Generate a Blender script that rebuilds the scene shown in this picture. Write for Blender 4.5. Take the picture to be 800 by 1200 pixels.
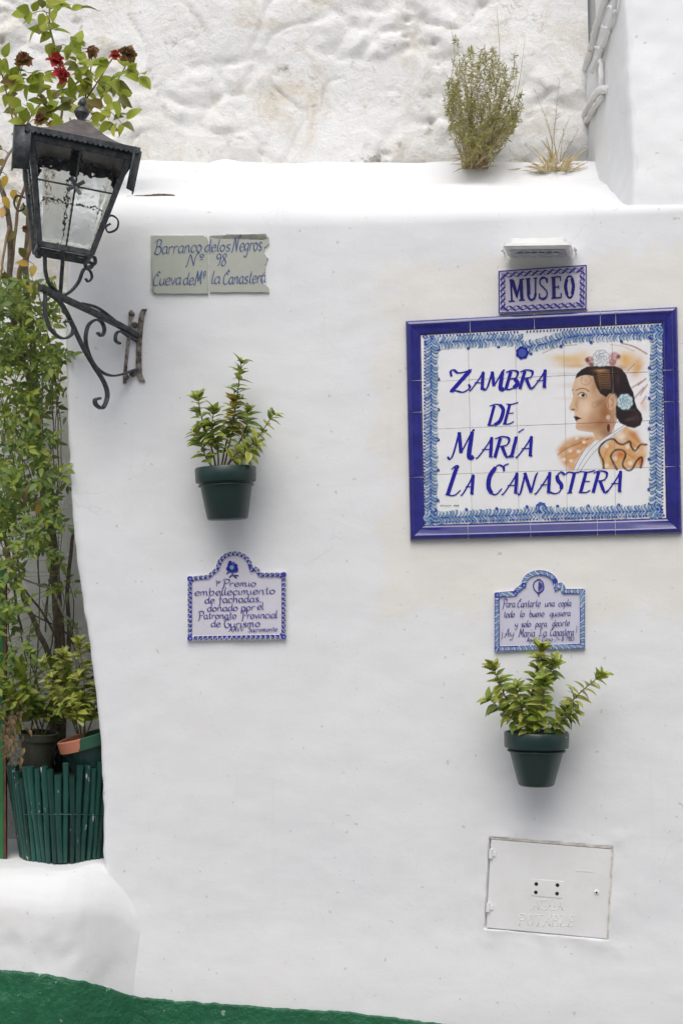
import bpy, bmesh, math, random
import numpy as np
from mathutils import Vector, Matrix, noise as mnoise

random.seed(7)
rnd = random.Random(11)
SC = bpy.context.scene
COL = SC.collection
for o in list(bpy.data.objects):
    bpy.data.objects.remove(o)

# ------------------------------------------------------------------ camera
D, S, HOR, EYE = 5.0, 371.0, 690.0, 1.75      # distance to wall, px per metre on it, eye level row, eye height
cam = bpy.data.cameras.new('camera')
camo = bpy.data.objects.new('camera', cam)
COL.objects.link(camo)
camo.location = (0, -D, EYE)
camo.rotation_euler = (math.pi / 2, 0, 0)
cam.sensor_fit = 'HORIZONTAL'
cam.sensor_width = 36
cam.lens = 36 * D / (800 / S)
cam.shift_y = (HOR - 600) / 800
cam.clip_start, cam.clip_end = 0.05, 300
SC.camera = camo

# ------------------------------------------------------------------ sky, sun, exposure
SUN_EL, SUN_AZ = math.radians(56), math.radians(-8)      # azimuth: turned from straight in front of the wall towards the right
w = bpy.data.worlds.new('World')
SC.world = w
w.use_nodes = True
nt = w.node_tree
sky = nt.nodes.new('ShaderNodeTexSky')
sky.sky_type = 'NISHITA'
sky.sun_disc = False
sky.sun_elevation = SUN_EL
sky.sun_rotation = math.pi - SUN_AZ
sky.dust_density = 4.0
hs = nt.nodes.new('ShaderNodeHueSaturation')
hs.inputs['Saturation'].default_value = 0.36              # veiled, nearly white sky
nt.links.new(sky.outputs[0], hs.inputs['Color'])
nt.links.new(hs.outputs[0], nt.nodes['Background'].inputs[0])
nt.nodes['Background'].inputs[1].default_value = 0.132
sun = bpy.data.lights.new('sun', 'SUN')
sun.energy = 0.75
sun.angle = math.radians(50)
sun.color = (1.0, 0.975, 0.945)
suno = bpy.data.objects.new('sun', sun)
COL.objects.link(suno)
sd = Vector((math.sin(SUN_AZ) * math.cos(SUN_EL), -math.cos(SUN_AZ) * math.cos(SUN_EL), math.sin(SUN_EL)))
suno.rotation_euler = sd.to_track_quat('Z', 'Y').to_euler()
suno.location = sd * 20
vs = SC.view_settings
vs.view_transform = 'Standard'
vs.look = 'None'
vs.gamma = 1
vs.use_curve_mapping = False
vs.exposure = 0.30
SC.render.engine = 'CYCLES'
SC.cycles.use_denoising = True
SC.cycles.max_bounces = 7
SC.cycles.transparent_max_bounces = 16


# ------------------------------------------------------------------ placing helpers
def U(px, py, y=0.0):
    k = (D + y) / D / S
    return Vector(((px - 400) * k, y, EYE - (py - HOR) * k))


def wY(x):                                                # the wall bends towards the street on its right half
    k = 0.10
    return -0.19 * k * math.log1p(math.exp(min(40, (x - 0.06) / k)))


def wS(x):
    k = 0.10
    return -0.19 / (1 + math.exp(-(x - 0.06) / k))


def UW(px, py, off=0.0):
    y = 0.0
    for _ in range(12):
        x = (px - 400) / S * (D + y) / D
        y = wY(x) - off
    return U(px, py, y)


def N(v, s, seed=0.0):
    return mnoise.noise(Vector((v[0] / s + seed, v[1] / s + seed * 1.7, v[2] / s - seed)))


def FB(v, s, o=4, seed=0.0):
    return mnoise.fractal(Vector((v[0] / s + seed, v[1] / s + seed * 1.7, v[2] / s - seed)), 1.0, 2.0, o)


def lerp(a, b, t):
    return a + (b - a) * t


def sst(a, b, x):
    t = max(0.0, min(1.0, (x - a) / (b - a)))
    return t * t * (3 - 2 * t)


def interp(pts, x):
    if x <= pts[0][0]:
        return pts[0][1]
    for (a, b), (c, d) in zip(pts, pts[1:]):
        if x <= c:
            return b + (d - b) * (x - a) / (c - a)
    return pts[-1][1]


def crom(pts, n=6):
    """smooth curve through the points"""
    P = [np.array(p, float) for p in pts]
    if len(P) < 3:
        out = []
        for i in range(n + 1):
            out.append(P[0] + (P[-1] - P[0]) * i / n)
        return out
    Q = [2 * P[0] - P[1]] + P + [2 * P[-1] - P[-2]]
    out = []
    for i in range(1, len(Q) - 2):
        a, b, c, d = Q[i - 1:i + 3]
        for j in range(n):
            t = j / n
            out.append(0.5 * (2 * b + (c - a) * t + (2 * a - 5 * b + 4 * c - d) * t * t + (3 * b - a - 3 * c + d) * t ** 3))
    out.append(P[-1])
    return out


# ------------------------------------------------------------------ materials
def srgb(c):
    out = []
    for v in c:
        v = v / 255.0
        out.append(v / 12.92 if v <= 0.04045 else ((v + 0.055) / 1.055) ** 2.4)
    return out


def nodes_of(name):
    m = bpy.data.materials.new(name)
    m.use_nodes = True
    return m, m.node_tree, m.node_tree.nodes['Principled BSDF']


def coords(nt_, kind='Object'):
    return nt_.nodes.new('ShaderNodeTexCoord').outputs[kind]


def noise_node(nt_, vec, scale, detail=4.0, rough=0.55, dist=0.0):
    n = nt_.nodes.new('ShaderNodeTexNoise')
    n.inputs['Scale'].default_value = scale
    n.inputs['Detail'].default_value = detail
    n.inputs['Roughness'].default_value = rough
    n.inputs['Distortion'].default_value = dist
    nt_.links.new(vec, n.inputs['Vector'])
    return n.outputs['Fac']


def ramp(nt_, fac, stops):
    r = nt_.nodes.new('ShaderNodeValToRGB')
    e = r.color_ramp.elements
    while len(e) < len(stops):
        e.new(0.5)
    for el, (p, c) in zip(e, stops):
        el.position = p
        el.color = tuple(c) + (1,) if len(c) == 3 else c
    nt_.links.new(fac, r.inputs[0])
    return r.outputs[0]


def mix(nt_, fac, a, b, mode='MIX'):
    m = nt_.nodes.new('ShaderNodeMix')
    m.data_type = 'RGBA'
    m.blend_type = mode
    for sock, v in ((m.inputs[0], fac), (m.inputs[6], a), (m.inputs[7], b)):
        if isinstance(v, (int, float)):
            sock.default_value = v
        elif isinstance(v, (tuple, list)):
            sock.default_value = tuple(v) + (1,) if len(v) == 3 else v
        else:
            nt_.links.new(v, sock)
    return m.outputs[2]


def mth(nt_, op, a, b=None, c=None):
    m = nt_.nodes.new('ShaderNodeMath')
    m.operation = op
    for sock, v in zip(m.inputs, (a, b, c)):
        if v is None:
            continue
        if isinstance(v, (int, float)):
            sock.default_value = v
        else:
            nt_.links.new(v, sock)
    return m.outputs[0]


def bump(nt_, h, strength, dist=0.01, prev=None):
    b = nt_.nodes.new('ShaderNodeBump')
    b.inputs['Strength'].default_value = strength
    b.inputs['Distance'].default_value = dist
    nt_.links.new(h, b.inputs['Height'])
    if prev is not None:
        nt_.links.new(prev, b.inputs['Normal'])
    return b.outputs[0]


def simple(name, col, col2=None, scale=20, rough=0.6, bs=0.15, bscale=60, metal=0.0, lo=0.4, hi=0.65, coat=0.0, bd=0.004):
    m, t, p = nodes_of(name)
    v = coords(t)
    if col2 is not None:
        t.links.new(ramp(t, noise_node(t, v, scale, 6, 0.6), [(lo, col), (hi, col2)]), p.inputs['Base Color'])
    else:
        p.inputs['Base Color'].default_value = tuple(col) + (1,)
    p.inputs['Roughness'].default_value = rough
    p.inputs['Metallic'].default_value = metal
    p.inputs['Coat Weight'].default_value = coat
    if bs:
        t.links.new(bump(t, noise_node(t, v, bscale, 5), bs, bd), p.inputs['Normal'])
    return m


def mat_plaster():
    m, t, p = nodes_of('whitewash')
    v = coords(t)
    sep = t.nodes.new('ShaderNodeSeparateXYZ')
    t.links.new(v, sep.inputs[0])
    n1 = noise_node(t, v, 1.6, 5, 0.6)
    base = ramp(t, n1, [(0.3, (0.775, 0.785, 0.80)), (0.7, (0.825, 0.828, 0.832))])
    # newer cream coat of limewash around the tile picture
    def box(cx, cz, hx, hz, soft, wob):
        nz = mth(t, 'MULTIPLY', mth(t, 'SUBTRACT', noise_node(t, v, 6.0, 5, 0.65), 0.5), wob)
        ax = mth(t, 'SUBTRACT', mth(t, 'ABSOLUTE', mth(t, 'SUBTRACT', sep.outputs[0], cx)), hx)
        az = mth(t, 'SUBTRACT', mth(t, 'ABSOLUTE', mth(t, 'SUBTRACT', sep.outputs[2], cz)), hz)
        d = mth(t, 'ADD', mth(t, 'MAXIMUM', ax, az), nz)
        return mth(t, 'SMOOTHSTEP' if False else 'MULTIPLY_ADD', mth(t, 'MINIMUM', mth(t, 'MAXIMUM', mth(t, 'DIVIDE', d, soft), -1.0), 1.0), -0.5, 0.5)
    patch = box(0.62, 2.22, 0.48, 0.56, 0.025, 0.34)
    c = mix(t, mth(t, 'MULTIPLY', patch, 0.85), base, (0.80, 0.78, 0.725))
    blot = ramp(t, noise_node(t, v, 3.3, 8, 0.68, 0.6), [(0.52, (0, 0, 0)), (0.72, (1, 1, 1))])
    c = mix(t, mth(t, 'MULTIPLY', blot, 0.30), c, (0.74, 0.72, 0.67))
    # rain streaks: noise stretched downwards
    mp = t.nodes.new('ShaderNodeMapping')
    mp.inputs['Scale'].default_value = (26, 26, 1.6)
    t.links.new(v, mp.inputs[0])
    st = ramp(t, noise_node(t, mp.outputs[0], 1.0, 4, 0.6), [(0.62, (0, 0, 0)), (0.80, (1, 1, 1))])
    c = mix(t, mth(t, 'MULTIPLY', st, 0.16), c, (0.60, 0.59, 0.56))
    # overlapping strokes of limewash, and hairline cracks
    mpb = t.nodes.new('ShaderNodeMapping')
    mpb.inputs['Scale'].default_value = (3.0, 3.0, 7.5)
    mpb.inputs['Rotation'].default_value = (0, 0.35, 0)
    t.links.new(v, mpb.inputs[0])
    bs_ = ramp(t, noise_node(t, mpb.outputs[0], 1.0, 9, 0.72, 1.5), [(0.36, (0.955, 0.955, 0.955)), (0.64, (1.0, 1.0, 1.0))])
    c = mix(t, 1.0, c, bs_, 'MULTIPLY')
    wv = t.nodes.new('ShaderNodeTexNoise')
    wv.inputs['Scale'].default_value = 5
    wv.inputs['Detail'].default_value = 6
    t.links.new(v, wv.inputs['Vector'])
    va = t.nodes.new('ShaderNodeVectorMath')
    va.operation = 'MULTIPLY_ADD'
    t.links.new(wv.outputs['Color'], va.inputs[0])
    va.inputs[1].default_value = (.35, .35, .35)
    t.links.new(v, va.inputs[2])
    vc = t.nodes.new('ShaderNodeTexVoronoi')
    vc.feature = 'DISTANCE_TO_EDGE'
    vc.inputs['Scale'].default_value = 1.9
    t.links.new(va.outputs[0], vc.inputs['Vector'])
    crk = mth(t, 'LESS_THAN', vc.outputs['Distance'], 0.0045)
    cm = ramp(t, noise_node(t, v, 1.9, 4, 0.6), [(0.55, (0, 0, 0)), (0.66, (1, 1, 1))])
    c = mix(t, mth(t, 'MULTIPLY', mth(t, 'MULTIPLY', crk, cm), 0.30), c, (0.50, 0.47, 0.42))
    # specks of dirt
    sp = ramp(t, noise_node(t, v, 46, 3, 0.5), [(0.70, (0, 0, 0)), (0.735, (1, 1, 1))])
    c = mix(t, mth(t, 'MULTIPLY', sp, 0.45), c, (0.40, 0.37, 0.32))
    t.links.new(c, p.inputs['Base Color'])
    p.inputs['Roughness'].default_value = 0.9
    p.inputs['Specular IOR Level'].default_value = 0.2
    b = bump(t, noise_node(t, v, 7, 6, 0.55, 0.4), 0.22, 0.010)
    mp2 = t.nodes.new('ShaderNodeMapping')
    mp2.inputs['Scale'].default_value = (14, 14, 34)
    mp2.inputs['Rotation'].default_value = (0, 0.5, 0)
    t.links.new(v, mp2.inputs[0])
    b = bump(t, noise_node(t, mp2.outputs[0], 1.0, 5, 0.6), 0.13, 0.004, b)
    b = bump(t, noise_node(t, v, 170, 3, 0.6), 0.22, 0.0015, b)
    t.links.new(b, p.inputs['Normal'])
    return m


def mat_rock():
    m, t, p = nodes_of('whitewashed_rock')
    v = coords(t)
    c = ramp(t, noise_node(t, v, 2.2, 8, 0.65), [(0.30, (0.83, 0.815, 0.775)), (0.52, (0.885, 0.88, 0.865))])
    s1 = ramp(t, noise_node(t, v, 3.6, 10, 0.74, 1.2), [(0.50, (0, 0, 0)), (0.66, (1, 1, 1))])
    c = mix(t, mth(t, 'MULTIPLY', s1, 0.65), c, (0.66, 0.575, 0.44))
    s2 = ramp(t, noise_node(t, v, 15, 10, 0.78, 0.6), [(0.585, (0, 0, 0)), (0.65, (1, 1, 1))])
    c = mix(t, mth(t, 'MULTIPLY', s2, 0.6), c, (0.42, 0.38, 0.32))
    # patches of black lichen and bare earth where the coat has come off
    wn = mth(t, 'MULTIPLY', mth(t, 'SUBTRACT', noise_node(t, v, 28, 6, 0.75), 0.5), 0.16)
    for (px_, py_, ra, al) in ((437, 186, .045, .85), (455, 176, .03, .7), (470, 168, .022, .6), (333, 78, .03, .85), (352, 50, .022, .5), (200, 46, .022, .8), (228, 60, .03, .35), (462, 84, .022, .6), (376, 102, .018, .6), (268, 168, .018, .7), (270, 130, .02, .5), (235, 145, .02, .4), (88, 15, .03, .6), (640, 130, .05, .3), (590, 20, .02, .6), (500, 190, .05, .35), (610, 190, .06, .3)):
        q = U(px_, py_, .6)
        vd = t.nodes.new('ShaderNodeVectorMath')
        vd.operation = 'DISTANCE'
        mpx = t.nodes.new('ShaderNodeMapping')
        mpx.inputs['Scale'].default_value = (.7, 0, 1.3)
        t.links.new(v, mpx.inputs[0])
        t.links.new(mpx.outputs[0], vd.inputs[0])
        vd.inputs[1].default_value = (q.x * .7, 0, q.z * 1.3)
        k = mth(t, 'MINIMUM', mth(t, 'MAXIMUM', mth(t, 'DIVIDE', mth(t, 'SUBTRACT', ra * .62, mth(t, 'ADD', vd.outputs['Value'], wn)), .030), 0.0), 1.0)
        c = mix(t, mth(t, 'MULTIPLY', k, al), c, (0.22, 0.20, 0.165) if al > .45 else (0.50, 0.42, 0.30))
    # greyer plaster low down in the recess
    sep = t.nodes.new('ShaderNodeSeparateXYZ')
    t.links.new(v, sep.inputs[0])
    low = mth(t, 'MULTIPLY', mth(t, 'LESS_THAN', mth(t, 'ADD', sep.outputs[2], mth(t, 'MULTIPLY', noise_node(t, v, 5, 5), 0.4)), 2.75), 1.0)
    c = mix(t, mth(t, 'MULTIPLY', low, 0.6), c, (0.70, 0.685, 0.64))
    t.links.new(c, p.inputs['Base Color'])
    p.inputs['Roughness'].default_value = 0.92
    p.inputs['Specular IOR Level'].default_value = 0.15
    b = bump(t, noise_node(t, v, 30, 9, 0.75, 0.3), 0.8, 0.014)
    b = bump(t, noise_node(t, v, 120, 4, 0.6), 0.35, 0.003, b)
    t.links.new(b, p.inputs['Normal'])
    return m


def mat_paint():
    """glazed tile: the colours brushed on it are stored with the shape"""
    m, t, p = nodes_of('painted_glaze')
    a = t.nodes.new('ShaderNodeVertexColor')
    a.layer_name = 'paint'
    v = coords(t)
    mot = ramp(t, noise_node(t, v, 14, 5, 0.6), [(0.3, (0.93, 0.93, 0.92)), (0.7, (1, 1, 1))])
    t.links.new(mix(t, 1.0, a.outputs[0], mot, 'MULTIPLY'), p.inputs['Base Color'])
    p.inputs['Roughness'].default_value = 0.16
    p.inputs['Specular IOR Level'].default_value = 0.5
    t.links.new(bump(t, noise_node(t, v, 22, 3, 0.5), 0.10, 0.004), p.inputs['Normal'])
    return m


def mat_leaf(name, c1, c2, c3, tr=0.35, rough=0.42, edge=None):
    m, t, p = nodes_of(name)
    oi = t.nodes.new('ShaderNodeObjectInfo')
    ge = t.nodes.new('ShaderNodeNewGeometry')
    r = mth(t, 'FRACT', mth(t, 'ADD', oi.outputs['Random'], ge.outputs['Random Per Island']))
    c = ramp(t, r, [(0.0, c1), (0.55, c2), (0.97, c3)])
    v = coords(t, 'Generated')
    vein = noise_node(t, v, 6, 4, 0.6)
    c = mix(t, mth(t, 'MULTIPLY', ramp(t, vein, [(0.45, (0, 0, 0)), (0.7, (1, 1, 1))]), 0.25), c, c3)
    if edge:
        sy = t.nodes.new('ShaderNodeSeparateXYZ')
        t.links.new(v, sy.inputs[0])
        ed = mth(t, 'ABSOLUTE', mth(t, 'SUBTRACT', sy.outputs[1], 0.5))
        ed = mth(t, 'ADD', ed, mth(t, 'MULTIPLY', mth(t, 'SUBTRACT', vein, .5), .5))
        c = mix(t, mth(t, 'MULTIPLY', ramp(t, ed, [(.20, (0, 0, 0)), (.30, (1, 1, 1))]), .85), c, edge)
    t.links.new(c, p.inputs['Base Color'])
    p.inputs['Roughness'].default_value = rough
    p.inputs['Specular IOR Level'].default_value = 0.35
    tl = t.nodes.new('ShaderNodeBsdfTranslucent')
    t.links.new(mix(t, 0.35, c, (0.45, 0.5, 0.05)), tl.inputs[0])
    ms = t.nodes.new('ShaderNodeMixShader')
    ms.inputs[0].default_value = tr
    t.links.new(p.outputs[0], ms.inputs[1])
    t.links.new(tl.outputs[0], ms.inputs[2])
    t.links.new(ms.outputs[0], t.nodes['Material Output'].inputs[0])
    return m


def mat_glass():
    m, t, p = nodes_of('hammered_glass')
    v = coords(t)
    vo = t.nodes.new('ShaderNodeTexVoronoi')
    vo.feature = 'SMOOTH_F1'
    vo.inputs['Scale'].default_value = 58
    t.links.new(v, vo.inputs['Vector'])
    nb = bump(t, vo.outputs['Distance'], 0.7, 0.010)
    nb = bump(t, noise_node(t, v, 30, 3), 0.3, 0.01, nb)
    p.inputs['Base Color'].default_value = (0.84, 0.86, 0.855, 1)
    p.inputs['Roughness'].default_value = 0.06
    p.inputs['Transmission Weight'].default_value = 1.0
    p.inputs['IOR'].default_value = 1.25
    t.links.new(nb, p.inputs['Normal'])
    return m


def mat_green_paint(name, base, dark, chip, chipamt, rough, bs, stretch=None, bd=.006):
    m, t, p = nodes_of(name)
    v = coords(t)
    c = ramp(t, noise_node(t, v, 7, 7, 0.6), [(0.3, dark), (0.7, base)])
    v2 = v
    if stretch:
        mp = t.nodes.new('ShaderNodeMapping')
        mp.inputs['Scale'].default_value = stretch
        t.links.new(v, mp.inputs[0])
        v2 = mp.outputs[0]
    ch = ramp(t, noise_node(t, v2, 55 if stretch else 34, 6, 0.6), [(chipamt, (0, 0, 0)), (chipamt + 0.02, (1, 1, 1))])
    if stretch:
        oi = t.nodes.new('ShaderNodeObjectInfo')
        c = mix(t, 1.0, c, ramp(t, oi.outputs['Random'], [(0, (.55, .55, .55)), (1, (1.25, 1.25, 1.25))]), 'MULTIPLY')
    t.links.new(mix(t, ch, c, chip), p.inputs['Base Color'])
    p.inputs['Roughness'].default_value = rough
    b = bump(t, noise_node(t, v, 30, 6, 0.6), bs, bd)
    t.links.new(b, p.inputs['Normal'])
    return m


M = {}
M['plaster'] = mat_plaster()
M['rock'] = mat_rock()
M['paint'] = mat_paint()
M['glass'] = mat_glass()
M['dado'] = mat_green_paint('green_wall_paint', (0.012, 0.140, 0.058), (0.009, 0.098, 0.042), (0.22, 0.36, 0.27), 0.665, 0.30, 0.9, None, .014)
M['pot'] = mat_green_paint('green_pot_paint', (0.010, 0.038, 0.031), (0.007, 0.027, 0.024), (0.42, 0.22, 0.13), 0.755, 0.33, 0.12)
M['cane'] = mat_green_paint('green_cane_paint', (0.012, 0.080, 0.060), (0.007, 0.045, 0.036), (0.50, 0.50, 0.46), 0.65, 0.28, 0.25, (1, 1, .3))
M['grouticon'] = simple('grout', (0.62, 0.61, 0.57), (0.45, 0.44, 0.41), 40, 0.9, 0.3, 150)
M['frame'] = simple('cobalt_glaze', (0.014, 0.014, 0.165), (0.022, 0.022, 0.230), 30, 0.12, 0.10, 40, coat=0.6)
M['iron'] = simple('wrought_iron', (0.035, 0.040, 0.043), (0.085, 0.092, 0.098), 50, 0.48, 0.35, 160, 0.35)
M['roofmetal'] = simple('lantern_tin', (0.11, 0.095, 0.09), (0.19, 0.165, 0.155), 30, 0.5, 0.3, 90, 0.3)
M['rust'] = simple('rusty_plate', (0.06, 0.05, 0.045), (0.30, 0.27, 0.24), 60, 0.8, 0.6, 120)
M['stem'] = simple('bark', (0.11, 0.085, 0.06), (0.20, 0.165, 0.125), 60, 0.85, 0.7, 140)
M['stem_pale'] = simple('pale_bark', (0.30, 0.27, 0.22), (0.42, 0.38, 0.32), 60, 0.8, 0.5, 140)
M['stem_red'] = simple('reddish_twig', (0.20, 0.09, 0.06), (0.24, 0.20, 0.09), 25, 0.7, 0.3, 140)
M['stem_green'] = simple('green_twig', (0.15, 0.16, 0.05), (0.25, 0.19, 0.10), 25, 0.65, 0.3, 140)
M['straw'] = simple('dry_straw', (0.36, 0.27, 0.13), (0.52, 0.44, 0.26), 25, 0.8, 0.2, 140)
M['rose_leaf'] = mat_leaf('rose_leaf_green', (0.18, 0.25, 0.028), (0.30, 0.37, 0.045), (0.44, 0.46, 0.08), 0.42)
M['rose_leaf_old'] = mat_leaf('old_rose_leaf', (0.09, 0.11, 0.03), (0.13, 0.13, 0.035), (0.24, 0.15, 0.05), 0.3)
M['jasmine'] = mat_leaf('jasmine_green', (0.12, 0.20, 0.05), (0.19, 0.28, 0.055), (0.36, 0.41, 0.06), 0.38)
M['jasmine_shaded'] = mat_leaf('jasmine_shaded_green', (0.07, 0.13, 0.04), (0.11, 0.18, 0.05), (0.19, 0.25, 0.07), 0.34)
M['privet'] = mat_leaf('potted_shrub_green', (0.12, 0.21, 0.035), (0.21, 0.30, 0.045), (0.40, 0.42, 0.09), 0.3, 0.35)
M['privet_yellow'] = mat_leaf('potted_shrub_yellowish', (0.17, 0.25, 0.03), (0.27, 0.34, 0.05), (0.45, 0.46, 0.12), 0.3, 0.35, (0.62, 0.58, 0.20))
M['bush'] = mat_leaf('dry_bush_olive', (0.17, 0.18, 0.05), (0.27, 0.26, 0.09), (0.44, 0.39, 0.18), 0.3, 0.7)
M['dead'] = mat_leaf('withered_leaf', (0.14, 0.11, 0.075), (0.22, 0.17, 0.10), (0.38, 0.25, 0.14), 0.2, 0.8)
M['yellow'] = mat_leaf('yellow_leaf', (0.42, 0.28, 0.03), (0.50, 0.33, 0.04), (0.52, 0.30, 0.12), 0.3)
M['petal'] = mat_leaf('red_petal', (0.42, 0.008, 0.03), (0.55, 0.014, 0.045), (0.62, 0.03, 0.09), 0.3, 0.5)
M['petal_old'] = mat_leaf('faded_petal', (0.13, 0.035, 0.03), (0.20, 0.06, 0.04), (0.28, 0.13, 0.07), 0.2, 0.7)
M['petal_brown'] = mat_leaf('withered_petal', (0.20, 0.10, 0.05), (0.28, 0.15, 0.08), (0.34, 0.20, 0.11), 0.2, 0.8)
M['soil'] = simple('soil', (0.035, 0.026, 0.018), (0.07, 0.05, 0.035), 60, 0.95, 0.9, 90)
M['terracotta'] = mat_green_paint('terracotta', (0.46, 0.18, 0.115), (0.40, 0.15, 0.09), (0.55, 0.35, 0.28), 0.70, 0.75, 0.25)
M['olive_plastic'] = simple('olive_plastic', (0.030, 0.034, 0.022), (0.055, 0.06, 0.042), 20, 0.6, 0.2, 60)
M['white_metal'] = simple('white_enamel', (0.80, 0.80, 0.79), (0.74, 0.73, 0.70), 18, 0.35, 0.08, 50)
M['white_door'] = simple('whitewashed_metal', (0.80, 0.80, 0.80), (0.76, 0.755, 0.74), 9, 0.55, 0.12, 70)
M['dark'] = simple('dark_hole', (0.012, 0.011, 0.010), None, 20, 0.7, 0)
M['lens'] = simple('lamp_lens', (0.30, 0.31, 0.34), (0.62, 0.63, 0.64), 70, 0.15, 0.1, 90)
M['cable'] = simple('black_cable', (0.03, 0.03, 0.03), None, 20, 0.5, 0)
M['twig'] = simple('dead_twig', (0.10, 0.06, 0.035), (0.16, 0.10, 0.06), 60, 0.9, 0.8, 150)
M['shaded_wall'] = simple('shaded_wall_grey', (0.50, 0.50, 0.49), (0.56, 0.56, 0.55), 6, 0.9, 0.3, 60)
M['railpaint'] = mat_green_paint('flaking_whitewash', (0.84, 0.835, 0.82), (0.80, 0.79, 0.76), (0.58, 0.51, 0.43), 0.66, 0.9, 0.9)
M['doorpaint'] = simple('green_door_paint', (0.022, 0.12, 0.035), (0.03, 0.15, 0.05), 12, 0.45, 0.2, 40)
M['maroon'] = simple('maroon_edge', (0.10, 0.025, 0.02), (0.15, 0.05, 0.035), 30, 0.6, 0.2, 60)
M['ochre_edge'] = simple('old_ochre_edge', (0.42, 0.22, 0.15), (0.62, 0.52, 0.44), 16, 0.9, 0.4, 60)
M['grime_shade'] = simple('grimy_shaded_mortar', (0.50, 0.46, 0.40), (0.72, 0.69, 0.64), 45, 0.9, 0.6, 90)
M['street'] = simple('street_stone', (0.29, 0.285, 0.28), (0.40, 0.39, 0.38), 9, 0.85, 0.8, 22, bd=0.02)


# ------------------------------------------------------------------ mesh helpers
class MB:
    def __init__(self):
        self.v, self.f, self.c = [], [], []

    def quad(self, a, b, c, d):
        i = len(self.v)
        self.v += [tuple(a), tuple(b), tuple(c), tuple(d)]
        self.f.append((i, i + 1, i + 2, i + 3))

    def grid(self, rows, closed_u=False):
        i0 = len(self.v)
        n = len(rows[0])
        for r in rows:
            self.v += [tuple(p) for p in r]
        for a in range(len(rows) - 1):
            for b in range(n if closed_u else n - 1):
                b2 = (b + 1) % n
                self.f.append((i0 + a * n + b, i0 + a * n + b2, i0 + (a + 1) * n + b2, i0 + (a + 1) * n + b))

    def fan(self, pts, rev=False):
        i0 = len(self.v)
        self.v += [tuple(p) for p in pts]
        idx = list(range(i0, i0 + len(pts)))
        self.f.append(tuple(reversed(idx)) if rev else tuple(idx))

    def box(self, c, s, M_=None):
        i0 = len(self.v)
        for dz in (-1, 1):
            for dy in (-1, 1):
                for dx in (-1, 1):
                    p = Vector((c[0] + dx * s[0] / 2, c[1] + dy * s[1] / 2, c[2] + dz * s[2] / 2))
                    self.v.append(tuple(M_ @ p if M_ else p))
        for f in ((0, 2, 3, 1), (4, 5, 7, 6), (0, 1, 5, 4), (2, 6, 7, 3), (0, 4, 6, 2), (1, 3, 7, 5)):
            self.f.append(tuple(i0 + k for k in f))

    def tube(self, pts, rad, seg=6, cap=True):
        pts = [Vector(p) for p in pts]
        n = len(pts)
        rs = [rad] * n if isinstance(rad, (int, float)) else [lerp(rad[0], rad[1], i / (n - 1)) for i in range(n)] if len(rad) == 2 else rad
        rows = []
        up = None
        for i, p in enumerate(pts):
            t = (pts[min(n - 1, i + 1)] - pts[max(0, i - 1)])
            if t.length < 1e-9:
                t = Vector((0, 0, 1))
            t.normalize()
            if up is None:
                up = t.orthogonal().normalized()
            else:
                up = (up - t * up.dot(t))
                up = up.normalized() if up.length > 1e-6 else t.orthogonal().normalized()
            s = t.cross(up)
            rows.append([p + (up * math.cos(a) + s * math.sin(a)) * rs[i] for a in [2 * math.pi * k / seg for k in range(seg)]])
        self.grid(rows, True)
        if cap:
            self.fan(rows[0], False)
            self.fan(rows[-1], True)

    def bar(self, pts, wide, thin, axis):
        """flat bar bent along pts; its wide side lies along axis"""
        pts = [Vector(p) for p in pts]
        axis = Vector(axis).normalized()
        n = len(pts)
        rows = []
        for i, p in enumerate(pts):
            t = (pts[min(n - 1, i + 1)] - pts[max(0, i - 1)]).normalized()
            s = axis.cross(t)
            s = s.normalized() if s.length > 1e-6 else t.orthogonal().normalized()
            a, b = axis * wide / 2, s * thin / 2
            rows.append([p + a + b * 0.6, p + a * 0.8 + b, p - a * 0.8 + b, p - a + b * 0.6, p - a - b * 0.6, p - a * 0.8 - b, p + a * 0.8 - b, p + a - b * 0.6])
        self.grid(rows, True)
        self.fan(rows[0], False)
        self.fan(rows[-1], True)

    def lathe(self, prof, seg=40, M_=None, wob=0.0):
        rows = []
        for (r, z) in prof:
            rows.append([(lambda p: M_ @ p if M_ else p)(Vector((r * math.cos(a), r * math.sin(a), z))) for a in [2 * math.pi * k / seg for k in range(seg)]])
        self.grid(rows, True)

    def build(self, name, mat, parent=None, smooth=True, fix=True, auto=None):
        me = bpy.data.meshes.new(name)
        me.from_pydata(self.v, [], self.f)
        me.update()
        if fix:
            bm = bmesh.new()
            bm.from_mesh(me)
            bmesh.ops.remove_doubles(bm, verts=bm.verts, dist=1e-6)
            bmesh.ops.recalc_face_normals(bm, faces=bm.faces)
            bm.to_mesh(me)
            bm.free()
        if smooth:
            me.polygons.foreach_set('use_smooth', [True] * len(me.polygons))
        me.materials.append(M[mat] if isinstance(mat, str) else mat)
        o = bpy.data.objects.new(name, me)
        COL.objects.link(o)
        if parent is not None:
            o.parent = parent
        if auto:
            sharp(o, auto)
        return o


def sharp(o, deg):
    me = o.data
    bm = bmesh.new()
    bm.from_mesh(me)
    lim = math.radians(deg)
    for e in bm.edges:
        e.smooth = not (len(e.link_faces) == 2 and e.calc_face_angle(0) > lim)
    bm.to_mesh(me)
    bm.free()


def bevel(o, wd, seg=2):
    md = o.modifiers.new('bevel', 'BEVEL')
    md.width = wd
    md.segments = seg
    md.limit_method = 'ANGLE'
    return o


def empty(name, loc, label, cat, group=None):
    o = bpy.data.objects.new(name, None)
    o.empty_display_size = 0.05
    COL.objects.link(o)
    o.location = loc
    tag(o, label, cat, group)
    return o


def tag(o, label=None, cat=None, group=None, kind=None):
    if label:
        o['label'] = label
    if cat:
        o['category'] = cat
    if group:
        o['group'] = group
    if kind:
        o['kind'] = kind
    return o


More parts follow.
